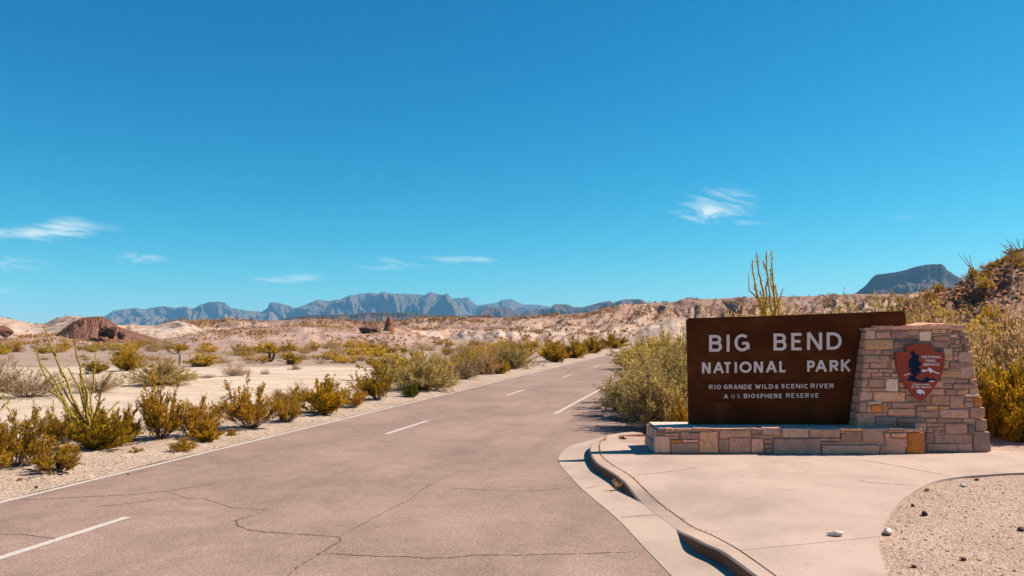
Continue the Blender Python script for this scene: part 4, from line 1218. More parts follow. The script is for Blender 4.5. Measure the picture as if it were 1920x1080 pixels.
ej('bison_outline', [(440, 850), (450, 825), (490, 817), (540, 828), (570, 850), (580, 880), (572, 914), (465, 914), (478, 895), (455, 885), (440, 868)], M['navy'], 1)
ej('bison_motif', [(445, 852), (452, 832), (488, 822), (535, 835), (562, 852), (572, 875), (566, 906), (553, 906), (550, 885), (520, 888), (515, 905), (492, 908), (490, 893), (475, 884), (452, 880)], M['white'], 3)
ej('board_seam', [(150, 418), (310, 413), (310, 416), (150, 421)], M['crack'], .2)
ej('board_seam', [(168, 515), (325, 516), (325, 519), (168, 519)], M['crack'], .2)
ej('board_seam', [(735, 516), (856, 515), (856, 519), (735, 519)], M['crack'], .2)
def text_mesh(body, x0, x1, yt, yb_, name='lettering'):
    cu = bpy.data.curves.new('t', 'FONT'); cu.body = body; cu.resolution_u = 2; cu.offset = .012
    ob = bpy.data.objects.new('t', cu); COL.objects.link(ob)
    dg = bpy.context.evaluated_depsgraph_get()
    me = bpy.data.meshes.new_from_object(ob.evaluated_get(dg))
    bpy.data.objects.remove(ob); bpy.data.curves.remove(cu)
    co = np.array([tuple(v.co) for v in me.vertices]); mn = co.min(0); mx = co.max(0)
    bm = bmesh.new(); bm.from_mesh(me); bpy.data.meshes.remove(me)
    for v in bm.verts:
        u = (v.co.x - mn[0]) / (mx[0] - mn[0]); w = (v.co.y - mn[1]) / (mx[1] - mn[1])
        a, b = ep(lerp(x0, x1, u), lerp(yb_, yt, w)); q = plane_em(a, b); v.co = Vector((q.x, q.y - PE - .005, q.z))
    bmesh.ops.delete(bm, geom=[e for e in bm.edges if not e.link_faces], context='EDGES')
    r = bmesh.ops.extrude_face_region(bm, geom=list(bm.faces))
    for v in [g for g in r['geom'] if isinstance(g, bmesh.types.BMVert)]: v.co.y += .006
    return sobj(name, wmesh(name, bm, M['white']), emblem)
text_mesh('NATIONAL', 530, 832, 302, 342); text_mesh('PARK', 588, 752, 360, 400); text_mesh('SERVICE', 543, 800, 418, 458)
text_mesh('Department', 390, 655, 730, 770); text_mesh('of the Interior', 365, 685, 768, 803)

# ------------------------------------------------------------------ VEGETATION
class Plant:
    def __init__(s):
        s.sv, s.sf, s.lv, s.lt = [], [], [], []
        s.ns = 0
    def tube(s, pts, r0, r1, sides=3):
        pts = np.asarray(pts, float); m = len(pts)
        tg = np.gradient(pts, axis=0); tg /= np.linalg.norm(tg, axis=1)[:, None] + 1e-9
        up = np.array([.3, .2, 1.0]); 
        A = np.cross(tg, up); A /= np.linalg.norm(A, axis=1)[:, None] + 1e-9
        B = np.cross(tg, A)
        rr = np.linspace(r0, r1, m)
        ang = np.arange(sides) / sides * 2 * math.pi
        V_ = pts[:, None] + rr[:, None, None] * (A[:, None] * np.cos(ang)[None, :, None] + B[:, None] * np.sin(ang)[None, :, None])
        s.sv.append(V_.reshape(-1, 3))
        i = np.arange(m - 1)[:, None] * sides; j = np.arange(sides)[None]
        f = np.stack([i + j, i + (j + 1) % sides, i + sides + (j + 1) % sides, i + sides + j], -1).reshape(-1, 4) + s.ns
        s.sf.append(f); s.ns += m * sides
    def leaves(s, c, size, aspect, rs, d=None, tint=None):
        n_ = len(c)
        d = rs.normal(0, 1, (n_, 3)) if d is None else d + rs.normal(0, .6, (n_, 3))
        d /= np.linalg.norm(d, axis=1)[:, None] + 1e-9
        e = np.cross(d, rs.normal(0, 1, (n_, 3))); e /= np.linalg.norm(e, axis=1)[:, None] + 1e-9
        L = size * rs.uniform(.6, 1.35, (n_, 1)); w = L * aspect
        q = np.stack([c, c + d * L * .5 + e * w * .5, c + d * L, c + d * L * .5 - e * w * .5], 1)
        s.lv.append(q.reshape(-1, 3)); s.lt.append(rs.random(n_) if tint is None else tint)
    def meshes(s, name, sm, lm):
        out = []
        if s.sv: out.append(mesh_np(name + '_stems', np.concatenate(s.sv), np.concatenate(s.sf), sm))
        if s.lv:
            v = np.concatenate(s.lv); out.append(mesh_np(name + '_foliage', v, np.arange(len(v)).reshape(-1, 4), lm, tint=np.concatenate(s.lt)))
        return out
    def single(s, name, sm, lm):
        v = np.concatenate(s.sv + s.lv); ns = s.ns; lf = np.arange(len(v) - ns).reshape(-1, 4) + ns
        sf = np.concatenate(s.sf); f = np.concatenate([sf, lf])
        return mesh_np(name, v, f, [sm, lm], tint=np.concatenate([np.zeros(len(sf))] + s.lt), matidx=np.r_[np.zeros(len(sf)), np.ones(len(lf))])
def grow(kind, seed, detail=1.0):
    """unit-height plant of unit radius about 1, base at the origin"""
    rs = np.random.default_rng(seed); p = Plant()
    K = dict(
        creosote=dict(n=34, spread=1.12, curve=.12, tw=12, lv=26, size=.038, asp=.6, start=.35, tl=.30, up=.9, r=.012, gap=.35),
        brush=dict(n=74, spread=1.3, curve=-.22, tw=13, lv=18, size=.036, asp=.42, start=.18, tl=.30, up=.45, r=.008, gap=.1),
        dry=dict(n=60, spread=1.3, curve=.0, tw=13, lv=6, size=.030, asp=.4, start=.2, tl=.28, up=.6, r=.007, gap=.1),
        tuft=dict(n=22, spread=1.2, curve=.2, tw=8, lv=12, size=.11, asp=.5, start=.1, tl=.35, up=.8, r=.012, gap=.0),
        dense=dict(n=46, spread=1.25, curve=.08, tw=11, lv=24, size=.055, asp=.5, start=.15, tl=.26, up=.8, r=.010, gap=.1),
    )[kind]
    n_ = int(K['n'] * (.5 + .5 * detail))
    for i in range(n_):
        az = rs.uniform(0, 2 * math.pi); el = math.pi / 2 - K['spread'] * math.sqrt(rs.uniform(0.0, 1)) 
        L = rs.uniform(.62, 1.02) * (1.0 if el > .9 else .96) * (1 - .25 * (rs.random() < K['gap']))
        d = np.array([math.cos(az) * math.cos(el), math.sin(az) * math.cos(el), math.sin(el)])
        m = 7; t = np.linspace(0, 1, m)[:, None]
        bend = np.array([0, 0, K['curve']])
        pts = d * t * L + bend * t * t * L * .5 + np.cumsum(rs.normal(0, .018, (m, 3)), 0) * (t > 0)
        pts[:, 2] = np.maximum(pts[:, 2], .01 * t[:, 0])
        p.tube(pts, K['r'] * rs.uniform(.7, 1.3), K['r'] * .3)
        for k in range(int(K['tw'] * (.4 + .6 * detail))):
            a = rs.uniform(K['start'], 1.0); b = np.array([np.interp(a, t[:, 0], pts[:, q]) for q in range(3)])
            td = d + rs.normal(0, .55, 3) + np.array([0, 0, K['up'] * .5]); td /= np.linalg.norm(td)
            tl = K['tl'] * rs.uniform(.5, 1.1) * (1.15 - .5 * a)
            e = b + td * tl; e[2] = max(e[2], .02)
            mid = (b + e) / 2 + rs.normal(0, .012, 3)
            p.tube([b, mid, e], K['r'] * .42, K['r'] * .18)
            nl = max(1, int(K['lv'] * (.35 + .65 * detail)))
            s_ = rs.uniform(.15, 1.05, (nl, 1)); c = b + (e - b) * s_ + rs.normal(0, .016, (nl, 3))
            base_t = rs.normal(.5, .2); sz = K['size'] * (1 if detail > .7 else 1.5)
            p.leaves(c, sz, K['asp'], rs, np.tile(td, (nl, 1)), np.clip(base_t + rs.normal(0, .16, nl), 0, 1))
    return p
def place_plant(name, kind, lmat, smat, px_, py_, hpx, wpx, label, seed, z=None, cat='shrub', group=None, Y=None, zoff=0):
    z = (shoulder_z(*P(px_, py_, ZA)[:2]) if z is None else z)
    b = P(px_, py_, z) if Y is None else None
    if Y is not None:
        b = atY(px_, py_, Y)
    h = hpx / F * b.y; w = wpx / 2 / F * b.y * 1.42; h *= 1.1
    rt = empty(name, b + Vector((0, 0, zoff - .02))); tag(rt, label, cat, group)
    for q, me in zip(('stems', 'foliage'), grow(kind, seed).meshes(name, M[smat], M[lmat])):
        link(q, me, rt)
    rt.scale = (w, w * .9, h / 1.0); rt.rotation_euler[2] = seed * 1.3
    return rt
NEAR = [
 ('creosote_bush', 'creosote', 'creosote', 'bark', 33, 880, 108, 130, 'ragged ochre creosote bush with bare grey stems at the far left edge of the roadside', .0),
 ('creosote_bush', 'creosote', 'creosote', 'bark', -30, 900, 120, 110, 'ochre creosote bush cut off by the left edge beside the road', .0),
 ('creosote_bush', 'creosote', 'creosote', 'twig', 105, 888, 55, 105, 'low sprawling ochre creosote bush on the gravel left of the tall ocotillo', .0),
 ('creosote_bush', 'dense', 'creogreen', 'twig', 190, 846, 78, 120, 'dense olive creosote bush growing through the base of the tall ocotillo', .0),
 ('creosote_bush', 'creosote', 'creosote', 'bark', 120, 835, 70, 90, 'thin ochre creosote bush just behind the tall ocotillo on its left', .0),
 ('creosote_bush', 'creosote', 'creosote', 'bark', 235, 830, 62, 70, 'small rusty creosote bush just right of the tall ocotillo', .0),
 ('creosote_bush', 'creosote', 'creosote', 'twig', 302, 828, 108, 100, 'tall two-pronged ochre creosote bush right of the ocotillo', .0),
 ('creosote_bush', 'creosote', 'creosote', 'bark', 368, 822, 68, 90, 'rounded rusty creosote bush beside the tall two-pronged one', .0),
 ('creosote_bush', 'dense', 'creogreen', 'twig', 388, 828, 36, 62, 'low bright olive bush at the gravel edge below the rounded rusty creosote', .0),
 ('weed_tuft', 'tuft', 'creogreen', 'twig', 345, 845, 22, 46, 'small green tuft on the gravel shoulder below the creosotes', .0),
 ('weed_tuft', 'tuft', 'creosote', 'twig', 258, 851, 14, 26, 'tiny yellow tuft alone on the gravel shoulder', .0),
 ('weed_tuft', 'tuft', 'creosote', 'twig', 437, 818, 12, 22, 'tiny yellow tuft at the gravel edge between two creosote bushes', .0),
 ('creosote_bush', 'creosote', 'creosote', 'bark', 472, 806, 82, 112, 'airy ochre creosote bush with dark stems, third clump from the ocotillo', .0),
 ('creosote_bush', 'creosote', 'creosote', 'bark', 540, 793, 48, 62, 'low ochre creosote bush joined to the right of the airy one', .0),
 ('creosote_bush', 'dense', 'creogreen', 'twig', 605, 778, 64, 84, 'dense dome of dark ochre creosote standing alone by the road', .0),
 ('creosote_bush', 'creosote', 'creosote', 'bark', 660, 765, 36, 52, 'small ochre bush right of the dense dome', .0),
 ('creosote_bush', 'creosote', 'creogreen', 'bark', 710, 752, 58, 72, 'yellow-green creosote bush left of the grey fan-shaped brush', .0),
 ('green_shrub', 'dense', 'green', 'twig', 770, 745, 23, 36, 'small bright green rounded shrub at the edge of the gravel', .0),
 ('desert_brush', 'brush', 'brush', 'bark', 795, 733, 76, 125, 'grey-green fan-shaped brush behind the small bright green shrub', .0),
 ('desert_brush', 'dry', 'tanbrush', 'bark', 872, 712, 58, 72, 'brown mostly bare brush right of the grey fan-shaped one', .0),
 ('desert_brush', 'brush', 'tanbrush', 'bark', 912, 703, 46, 60, 'rusty low brush between the bare brush and the tall yellow-green one', .0),
 ('desert_brush', 'brush', 'brush', 'bark', 962, 692, 48, 86, 'wide grey-green brush along the left side of the road', .0),
 ('creosote_bush', 'dense', 'creogreen', 'twig', 938, 702, 30, 44, 'small yellow-olive bush in front of the wide grey-green brush', .0),
 ('creosote_bush', 'dense', 'creosote', 'twig', 1038, 680, 38, 62, 'dark ochre rounded bush on the far left roadside', .0),
 ('creosote_bush', 'dense', 'creogreen', 'twig', 1078, 672, 34, 54, 'olive rounded bush next beyond the dark ochre one on the far roadside', .0),
 ('creosote_bush', 'dense', 'creosote', 'twig', 1112, 663, 30, 50, 'ochre bush third in the far roadside row', .0),
 ('creosote_bush', 'dense', 'creogreen', 'twig', 1150, 654, 28, 50, 'olive bush where the road fades from sight', .0),
]
for i, (nm, kd, lm, sm, x, y, h, w, lab, zo) in enumerate(NEAR):
    place_plant(nm, kd, lm, sm, x, y, h, w, lab, 300 + i)
MID = [
 ('desert_brush', 'dry', 'tanbrush', 'bark', 55, 745, 66, 160, 'pale dry grey brush left of the ocotillo beyond the sand'),
 ('desert_brush', 'dry', 'tanbrush', 'bark', -10, 735, 72, 120, 'brownish dry brush at the far left edge beyond the sand'),
 ('desert_brush', 'dry', 'tanbrush', 'bark', 185, 735, 42, 95, 'brown dry brush behind the ocotillo wands'),
 ('desert_brush', 'brush', 'brush', 'bark', 300, 722, 54, 118, 'large grey-olive spreading brush on the pale sand'),
 ('desert_brush', 'dense', 'creogreen', 'bark', 240, 695, 34, 60, 'olive round shrub behind the large spreading brush'),
 ('desert_brush', 'dense', 'creogreen', 'bark', 175, 700, 24, 50, 'small olive shrub left of the olive round shrub'),
 ('desert_brush', 'dense', 'yellow', 'bark', 378, 688, 24, 56, 'yellow-green flat shrub right of the large spreading brush'),
 ('desert_brush', 'dry', 'tanbrush', 'drytwig', 440, 706, 28, 60, 'tan dry shrub at the edge of the sand'),
 ('desert_brush', 'dry', 'tanbrush', 'drytwig', 497, 703, 12, 20, 'tiny tan shrub on the open sand'),
 ('desert_brush', 'dry', 'tanbrush', 'drytwig', 553, 695, 14, 28, 'small brown shrub near the edge of the open sand'),
 ('desert_brush', 'dry', 'tanbrush', 'drytwig', 388, 710, 12, 34, 'low grey shrub beneath the yellow-green flat shrub'),
 ('desert_brush', 'dry', 'tanbrush', 'drytwig', 560, 757, 40, 60, 'bare tan brush behind the ochre creosote dome'),
 ('desert_brush', 'dry', 'tanbrush', 'drytwig', 395, 790, 34, 70, 'bare tan brush behind the rounded rusty creosote'),
]
for i, (nm, kd, lm, sm, x, y, h, w, lab) in enumerate(MID):
    place_plant(nm, kd, lm, sm, x, y, h, w, lab, 400 + i, z=-.22)

# ocotillo -----------------------------------------------------------
def ocotillo(base, tips, label, cane_m, Yc, leafy=True, r=.028, seed=1, curv=.25, leafm='ocotillo', flowers=(), lsize=.05):
    rs = np.random.default_rng(seed)
    rt = empty('ocotillo', base); tag(rt, label, 'ocotillo')
    lp = Plant()
    for k, (tx, ty) in enumerate(tips):
        Yt = Yc + rs.uniform(-.9, .9) * .8
        e = np.array(atY(tx, ty, Yt)) - np.array(base); m = 14
        t = np.linspace(0, 1, m)[:, None]
        side = np.array([e[0], e[1], 0]) * -1
        pts = e * t + side * (t * (1 - t)) * curv * rs.uniform(.4, 1.5) + np.cumsum(rs.normal(0, .05, (m, 3)), 0) * np.minimum(1, t * 3) * (1 - t) ** .7 * .9 
        pl_ = Plant(); pl_.tube(pts, r * rs.uniform(.8, 1.2), r * .35, 6)
        if k % 3 == 0 and m > 6 and len(tips) > 6:
            b0 = pts[7]; pl_.tube([b0, b0 + e * .12 + rs.normal(0, .12, 3), b0 + e * .3 + rs.normal(0, .12, 3)], r * .6, r * .3, 5)
        link('cane', mesh_np('cane', np.concatenate(pl_.sv), np.concatenate(pl_.sf), M[cane_m], True), rt)
        if leafy:
            nl = 190; s_ = rs.uniform(.12, 1, nl); c = np.stack([np.interp(s_, t[:, 0], pts[:, q]) for q in range(3)], 1) + rs.normal(0, r * .7, (nl, 3))
            lp.leaves(c, lsize, .5, rs)
    if lp.lv:
        v = np.concatenate(lp.lv); link('foliage', mesh_np('foliage', v, np.arange(len(v)).reshape(-1, 4), M[leafm], tint=np.concatenate(lp.lt)), rt)
    for fx, fy in flowers:
        fp = Plant(); c = np.array(atY(fx, fy, Yc)) - np.array(base); fp.leaves(c + rs.normal(0, .012, (16, 3)), .035, .5, rs)
        v = np.concatenate(fp.lv); link('flower', mesh_np('flower', v, np.arange(len(v)).reshape(-1, 4), M['flower'], tint=np.concatenate(fp.lt)), rt)
    return rt
ob = P(165, 846, -.13)
ocotillo(ob, [(83, 608), (140, 632), (179, 662), (70, 660), (74, 680), (128, 690), (212, 696), (223, 752), (196, 747), (150, 700), (108, 705), (160, 720), (95, 730), (120, 760)],
         'tall yellow-green ocotillo with many thorny wands beside the road at left', 'cane', ob.y, True, .032, 5, .42, flowers=[(135, 667)], lsize=.032)
ob2 = P(-25, 800, -.2)
ocotillo(ob2, [(8, 742), (22, 746), (-5, 735), (-30, 700)], 'few grey-green ocotillo wands leaning in at the left edge', 'cane', ob2.y, True, .02, 6)
ob3 = atY(1447, 640, 21)
ocotillo(ob3, [(1411, 487), (1418, 474), (1437, 472), (1446, 470), (1430, 490), (1414, 534), (1453, 536), (1462, 560), (1425, 545)], 'bright yellow ocotillo rising behind the sign panel', 'yellowcane', 21, True, .04, 7, .12, 'yellow', lsize=.05)
ob4 = atY(1832, 520, 61)
ocotillo(ob4, [(1796, 475), (1806, 478), (1818, 478), (1830, 505), (1840, 498), (1812, 495)], 'thin bare ocotillo against the sky on the crest left of the slope', 'cane', 61, False, .045, 8, .15)
ob5 = atY(1920, 488, 58)
ocotillo(ob5, [(1873, 455), (1885, 448), (1895, 452), (1905, 446), (1918, 448), (1876, 470), (1880, 462), (1930, 455), (1945, 450), (1900, 460)], 'fan of bare ocotillo canes on the rocky crest at the right edge', 'cane', 58, False, .045, 9, .15)

# right-hand brush ----------------------------------------------------
def zb(x, y): return float(bank_z(np.array([x]), np.array([y]))[0])
def place_at(name, kind, lmat, smat, px_, Yd, top_py, wm, label, seed, z=None, group=None):
    x = (px_ - CX) / F * Yd
    z = zb(x, Yd) if z is None else z
    h = atY(px_, top_py, Yd).z - z
    rt = empty(name, (x, Yd, z - .05)); tag(rt, label, 'shrub', group)
    for q, me in zip(('stems', 'foliage'), grow(kind, seed, 1.0).meshes(name, M[smat], M[lmat])): link(q, me, rt)
    rt.scale = (wm, wm, h * ((1.07 if px_ < 1300 else 1.04) if kind == 'brush' else 1.0)); rt.rotation_euler[2] = seed
RIGHT = [
 ('desert_brush', 'brush', 'brush', 'drytwig', 1225, 20.3, 655, 1.4, 'large feathery grey-green brush left of the sign panel, nearest part'),
 ('desert_brush', 'brush', 'brush', 'drytwig', 1268, 22.5, 612, 1.7, 'feathery grey-green brush touching the left edge of the sign panel'),
 ('desert_brush', 'brush', 'brush', 'drytwig', 1186, 23.0, 676, 1.3, 'feathery brush overhanging the road edge left of the sign'),
 ('desert_brush', 'brush', 'brush', 'drytwig', 1238, 25.0, 636, 2.2, 'broad pale brush behind the feathery brush left of the sign panel'),
 ('desert_brush', 'brush', 'yellow', 'drytwig', 1205, 50.0, 626, 2.6, 'yellow-green brush beyond the bend where the road disappears'),
 ('desert_brush', 'brush', 'yellow', 'drytwig', 1250, 46.0, 618, 2.4, 'taller yellow-green brush right of the vanishing road'),
 ('desert_brush', 'brush', 'yellow', 'drytwig', 1250, 28.0, 612, 2.1, 'yellow-green feathery brush behind the brush left of the sign'),
 ('creosote_bush', 'dense', 'creosote', 'twig', 1281, 18.6, 742, .42, 'small ochre creosote tucked against the left edge of the sign panel'),
 ('desert_brush', 'brush', 'tanbrush', 'drytwig', 1400, 24, 556, 2.2, 'tan feathery brush behind the sign panel left of the yellow ocotillo'),
 ('desert_brush', 'brush', 'tanbrush', 'drytwig', 1530, 23, 549, 2.3, 'tan feathery brush behind the middle of the sign panel'),
 ('desert_brush', 'brush', 'brush', 'drytwig', 1640, 23, 542, 2.2, 'feathery brush with yellow-green tips behind the right end of the panel'),
 ('desert_brush', 'brush', 'tanbrush', 'drytwig', 1735, 24, 556, 2.0, 'tan brush behind the top of the stone pillar'),
 ('desert_brush', 'brush', 'brush', 'drytwig', 1330, 30, 590, 1.8, 'pale brush seen above the left corner of the panel'),
 ('desert_brush', 'brush', 'tanbrush', 'drytwig', 1800, 21, 590, 1.7, 'tan feathery brush right behind the stone pillar'),
 ('desert_brush', 'brush', 'tanbrush', 'drytwig', 1880, 20, 566, 2.2, 'tall tan feathery brush filling the right edge above the creosote'),
 ('desert_brush', 'brush', 'tanbrush', 'drytwig', 1960, 19, 560, 1.9, 'tan feathery brush running out of the right edge'),
 ('creosote_bush', 'dense', 'creogreen', 'twig', 1868, 17.6, 690, 1.0, 'dark olive creosote right beside the stone pillar'),
 ('creosote_bush', 'dense', 'creogreen', 'twig', 1905, 16.9, 715, .8, 'yellow-olive creosote at the right edge beside the pillar'),
 ('creosote_bush', 'dense', 'creogreen', 'twig', 1945, 17.4, 650, 1.1, 'olive creosote running out of the right edge'),
 ('creosote_bush', 'brush', 'brush', 'bark', 1850, 18.6, 625, 1.1, 'olive feathery brush rising between the pillar and the tan brush'),
]
for i, r_ in enumerate(RIGHT):
    nm, kd, lm, sm, x, Yd, ty, wm, lab = r_
    place_at(nm, kd, lm, sm, x, Yd, ty, wm, lab, 500 + i)

# prototypes for the many small ones ---------------------------------
PROTO = {}
for nm, kd, lm, sm in (('a', 'creosote', 'creosote', 'twig'), ('b', 'dense', 'creogreen', 'twig'), ('c', 'dry', 'tanbrush', 'drytwig'), ('d', 'brush', 'brush', 'bark'), ('e', 'dense', 'yellow', 'twig'), ('f', 'brush', 'tanbrush', 'drytwig')):
    PROTO[nm] = [grow(kd, 700 + ord(nm) * 3 + k, .3).single('shrub', M[sm], M[lm]) for k in range(3)]
NAMES = dict(a='creosote_bush', b='olive_shrub', c='dry_shrub', d='grey_brush', e='yellow_shrub', f='tan_brush')
LOOK = dict(a='rusty ochre creosote bush', b='dense olive shrub', c='bare tan shrub', d='grey-green feathery brush', e='yellow-green shrub', f='tan feathery brush')
def small(kind, x, y, z, h, w, where, grp):
    nm = NAMES[kind]
    o = link(nm, random.choice(PROTO[kind]), None, (x, y, z - .03))
    o.scale = (w, w, h); o.rotation_euler[2] = random.uniform(0, 6.28)
    size = 'low' if h < .75 else ('tall' if h > 1.15 else 'middling')
    tag(o, size + ' ' + LOOK[kind] + ' ' + where, 'shrub', LOOK[kind] + ' ' + grp)
def zone(px_, yd):
    a = 'below the cream hills at far left' if px_ < 160 else ('behind the large spreading brush' if px_ < 400 else ('between the sand and the pink rise' if px_ < 700 else ('below the rock spire' if px_ < 860 else 'on the flat left of the road')))
    return ('nearer ' if yd < 75 else 'farther off ') + a
k = 0
rr = random.Random(5)
while k < 265:
    px_ = rr.uniform(-60, 1190)
    py_ = rr.choice([rr.uniform(649, 664), rr.uniform(655, 684), rr.uniform(645, 655)]) if px_ < 700 else rr.uniform(643, 700)
    p = P(px_, py_, -.22)
    o_ = p.dot(RN)
    if o_ > -12.4: continue
    if px_ < 640 and py_ > 676 + px_ * .018: continue
    if px_ >= 640 and py_ > 690 - (px_ - 640) * .02: continue
    if vnoise(np.array([p.x * .09]), np.array([p.y * .05]), 77)[0] < (.42 if px_ < 640 else .3): continue
    s_ = rr.uniform(.45, 1.1) * (1 + .45 * (p.y > 75))
    kd = rr.choice('aaccdeeefff') if px_ < 700 else rr.choice('aaccbeeeeff')
    small(kd, p.x, p.y, -.22, s_ * rr.uniform(.75, 1.05), s_ * rr.uniform(.8, 1.4), zone(px_, p.y), 'on the plain'); k += 1
# dense belt of taller bushes along the left side of the road
for i in range(58):
    s_ = rr.uniform(34, 112); o_ = -12.6 - rr.random() ** 1.4 * (4 + max(0, s_ - 45) * .25)
    p = rd(s_, o_); h = rr.uniform(.9, 1.75) * (1 if o_ < -14 else .85)
    small(rr.choice('aaeeedfcf'), p.x, p.y, -.22, h, h * rr.uniform(.8, 1.15), ('at the nearer end' if s_ < 60 else 'halfway along' if s_ < 88 else 'at the far end') + ' of the belt left of the road', 'in the belt along the road')
# dry grass and litter (nobody could count it)
rs = np.random.default_rng(61); n_ = 2600
s_ = 4 + 90 * rs.random(n_) ** 1.5; o_ = -11.4 - 3.6 * rs.random(n_) ** .8
c_ = np.stack([s_ * RD.x + o_ * RN.x, s_ * RD.y + o_ * RN.y, np.full(n_, -.13)], 1)
c_ = c_[vnoise(c_[:, 0] * .9, c_[:, 1] * .9, 62) > .42]
cc_ = np.repeat(c_, 7, 0) + rs.normal(0, .05, (len(c_) * 7, 3)) * [1, 1, .15]
gp = Plant(); gp.leaves(cc_, .13, .07, rs, np.tile([0, 0, 1.1], (len(cc_), 1)))
v = np.concatenate(gp.lv)
tag(link('dry_grass', mesh_np('dry_grass', v, np.arange(len(v)).reshape(-1, 4), M['tanbrush'], tint=np.concatenate(gp.lt))), 'sparse dry grass and twigs on the sandy verge left of the road', 'grass', kind='stuff')
# rank growth between the near creosotes
for i in range(26):
    s_ = rr.uniform(7, 30); o_ = -12.7 - rr.random() * 1.6
    p = rd(s_, o_); h = rr.uniform(.45, .95)
    small(rr.choice('aacca'), p.x, p.y, -.2, h, h * rr.uniform(.8, 1.3), 'between the roadside creosotes, ' + ('near the ocotillo' if s_ < 20 else 'toward the dense dome'), 'between the roadside creosotes')
# scrub right of the road and on the rise behind the sign
for i in range(100):
    px_ = rr.uniform(1150, 2000); Yd = rr.uniform(26, 60)
    x = (px_ - CX) / F * Yd
    if x * RN.x + Yd * RN.y < -1.5: continue
    s_ = rr.uniform(.8, 1.7)
    small(rr.choice('ddffeb'), x, Yd, zb(x, Yd) - .05, s_ * 1.1, s_, 'in the thicket behind the ' + ('panel' if px_ < 1600 else ('pillar' if px_ < 1820 else 'creosotes right of the pillar')), 'in the thicket behind the sign')
hv, ht, hp = HILLPTS['hillside'][0]
for i in range(100):
    r0 = rr.randrange(2, hv.shape[0] - 4); c0 = rr.randrange(0, hv.shape[1]); q = hv[r0, c0]
    if hp[r0, c0] > 2050: continue
    s_ = rr.uniform(.35, 1.0)
    small(rr.choice('abffed'), q[0], q[1], q[2], s_, s_, 'clinging to the stony slope at right, ' + ('high up' if r0 < 35 else 'low down'), 'on the stony slope')
# rubble of the slope (uncountable)
def rubble(name, centers, sizes, mat, label, cat='rubble'):
    n_ = len(centers); rs = np.random.default_rng(9)
    base = np.array([[1, 0, 0], [-1, 0, 0], [0, 1, 0], [0, -1, 0], [0, 0, .7], [0, 0, -.6]], float)
    f = np.array([[0, 2, 4], [2, 1, 4], [1, 3, 4], [3, 0, 4], [2, 0, 5], [1, 2, 5], [3, 1, 5], [0, 3, 5]])
    v = base[None] * rs.uniform(.5, 1.1, (n_, 6, 1)) * rs.uniform(.6, 1.2, (n_, 1, 3))
    a = rs.uniform(0, 6.28, n_); ca, sa = np.cos(a), np.sin(a)
    x = v[..., 0] * ca[:, None] - v[..., 1] * sa[:, None]; y = v[..., 0] * sa[:, None] + v[..., 1] * ca[:, None]
    v = np.stack([x, y, v[..., 2]], -1) * sizes[:, None, None] + centers[:, None]
    F_ = (f[None] + np.arange(n_)[:, None, None] * 6).reshape(-1, 3)
    me = mesh_np(name, v.reshape(-1, 3), F_, mat, tint=np.repeat(np.clip(rs.normal(.5, .28, n_), 0, 1), 8))
    return tag(link(name, me), label, cat, kind='stuff')
M['rubble'] = mat_leaf('slope_rubble', (.16, .07, .045), (.36, .18, .12), (.60, .38, .28), 0)
ri = rng.integers(0, hv.shape[0], 9000); ci = rng.integers(0, hv.shape[1], 9000)
rubble('rubble', hv[ri, ci] + rng.normal(0, .12, (9000, 3)) * [1, 1, .3], .05 + .34 * rng.random(9000) ** 2, M['rubble'], 'broken reddish stones covering the slope at the right')
# pebbles on the shoulder and the gravel bed
c = []
n_ = 9000
s_ = 4 + 34 * rng.random(n_) ** 1.6; o_ = -10.2 - 3.8 * rng.random(n_) ** 1.2
cx_ = s_ * RD.x + o_ * RN.x; cy_ = s_ * RD.y + o_ * RN.y
c1 = np.stack([cx_, cy_, np.full(n_, ZA + .045) + .02 * rng.random(n_)], 1); sz1 = .006 + .022 * rng.random(n_) ** 3
rubble('pebbles', c1, sz1, M['pebble'], 'loose pebbles on the roadside shoulder', 'pebbles')
gx = rng.uniform(3.2, 12.5, 16000); gy = rng.uniform(5, 15.0, 16000)
ok = inside(gx, gy, rise_poly) & ~inside(gx, gy, slab_out)
gx, gy = gx[ok], gy[ok]
c2 = np.stack([gx, gy, bank_z(gx, gy) + .002], 1); sz2 = .005 + .022 * rng.random(len(gx)) ** 3.5
rubble('pebbles', c2, sz2, M['pebble'], 'loose pebbles on the gravel bed right of the pavement', 'pebbles')
# scrub dots on the badlands
def tufts(name, arrs, n_, size, mat, label, tmin=0.0, tmax=1.0, pw=1.0):
    rs = np.random.default_rng(n_); cs = []
    for (v, t, px_) in arrs:
        vv = v.reshape(-1, 3); t_ = t.ravel(); ok = (t_ >= tmin) & (t_ <= tmax) & (vv[:, 2] > -.25)
        vv = vv[ok]; wgt = fbm(vv[:, 0] * .06, vv[:, 1] * .06, 5, 3) ** 4; 
        wgt = wgt * (vv[:, 1] ** 0); wgt /= wgt.sum()
        cs.append(vv[rs.choice(len(vv), n_, p=wgt)])
    c = np.concatenate(cs) + rs.normal(0, .5, (n_ * len(cs), 3)) * [1, 1, 0]
    m = 9; C = np.repeat(c, m, 0); S_ = np.repeat(size * rs.uniform(.5, 1.4, len(c)), m)[:, None]
    C = C + rs.normal(0, .42, C.shape) * S_ * [1, 1, .5] + np.array([0, 0, .35]) * S_
    p = Plant(); p.leaves(C, 1, .8, rs, None, np.repeat(rs.random(len(c)), m))
    q = p.lv[0].reshape(-1, 4, 3); q = C[:, None] + (q - C[:, None]) * S_[:, None] * .55
    me = mesh_np(name, q.reshape(-1, 3), np.arange(len(q) * 4).reshape(-1, 4), mat, tint=p.lt[0])
    return tag(link(name, me), label, 'scrub', kind='stuff')
M['scrub'] = mat_leaf('far_scrub', (.20, .12, .06), (.32, .20, .10), (.44, .30, .15), .15)
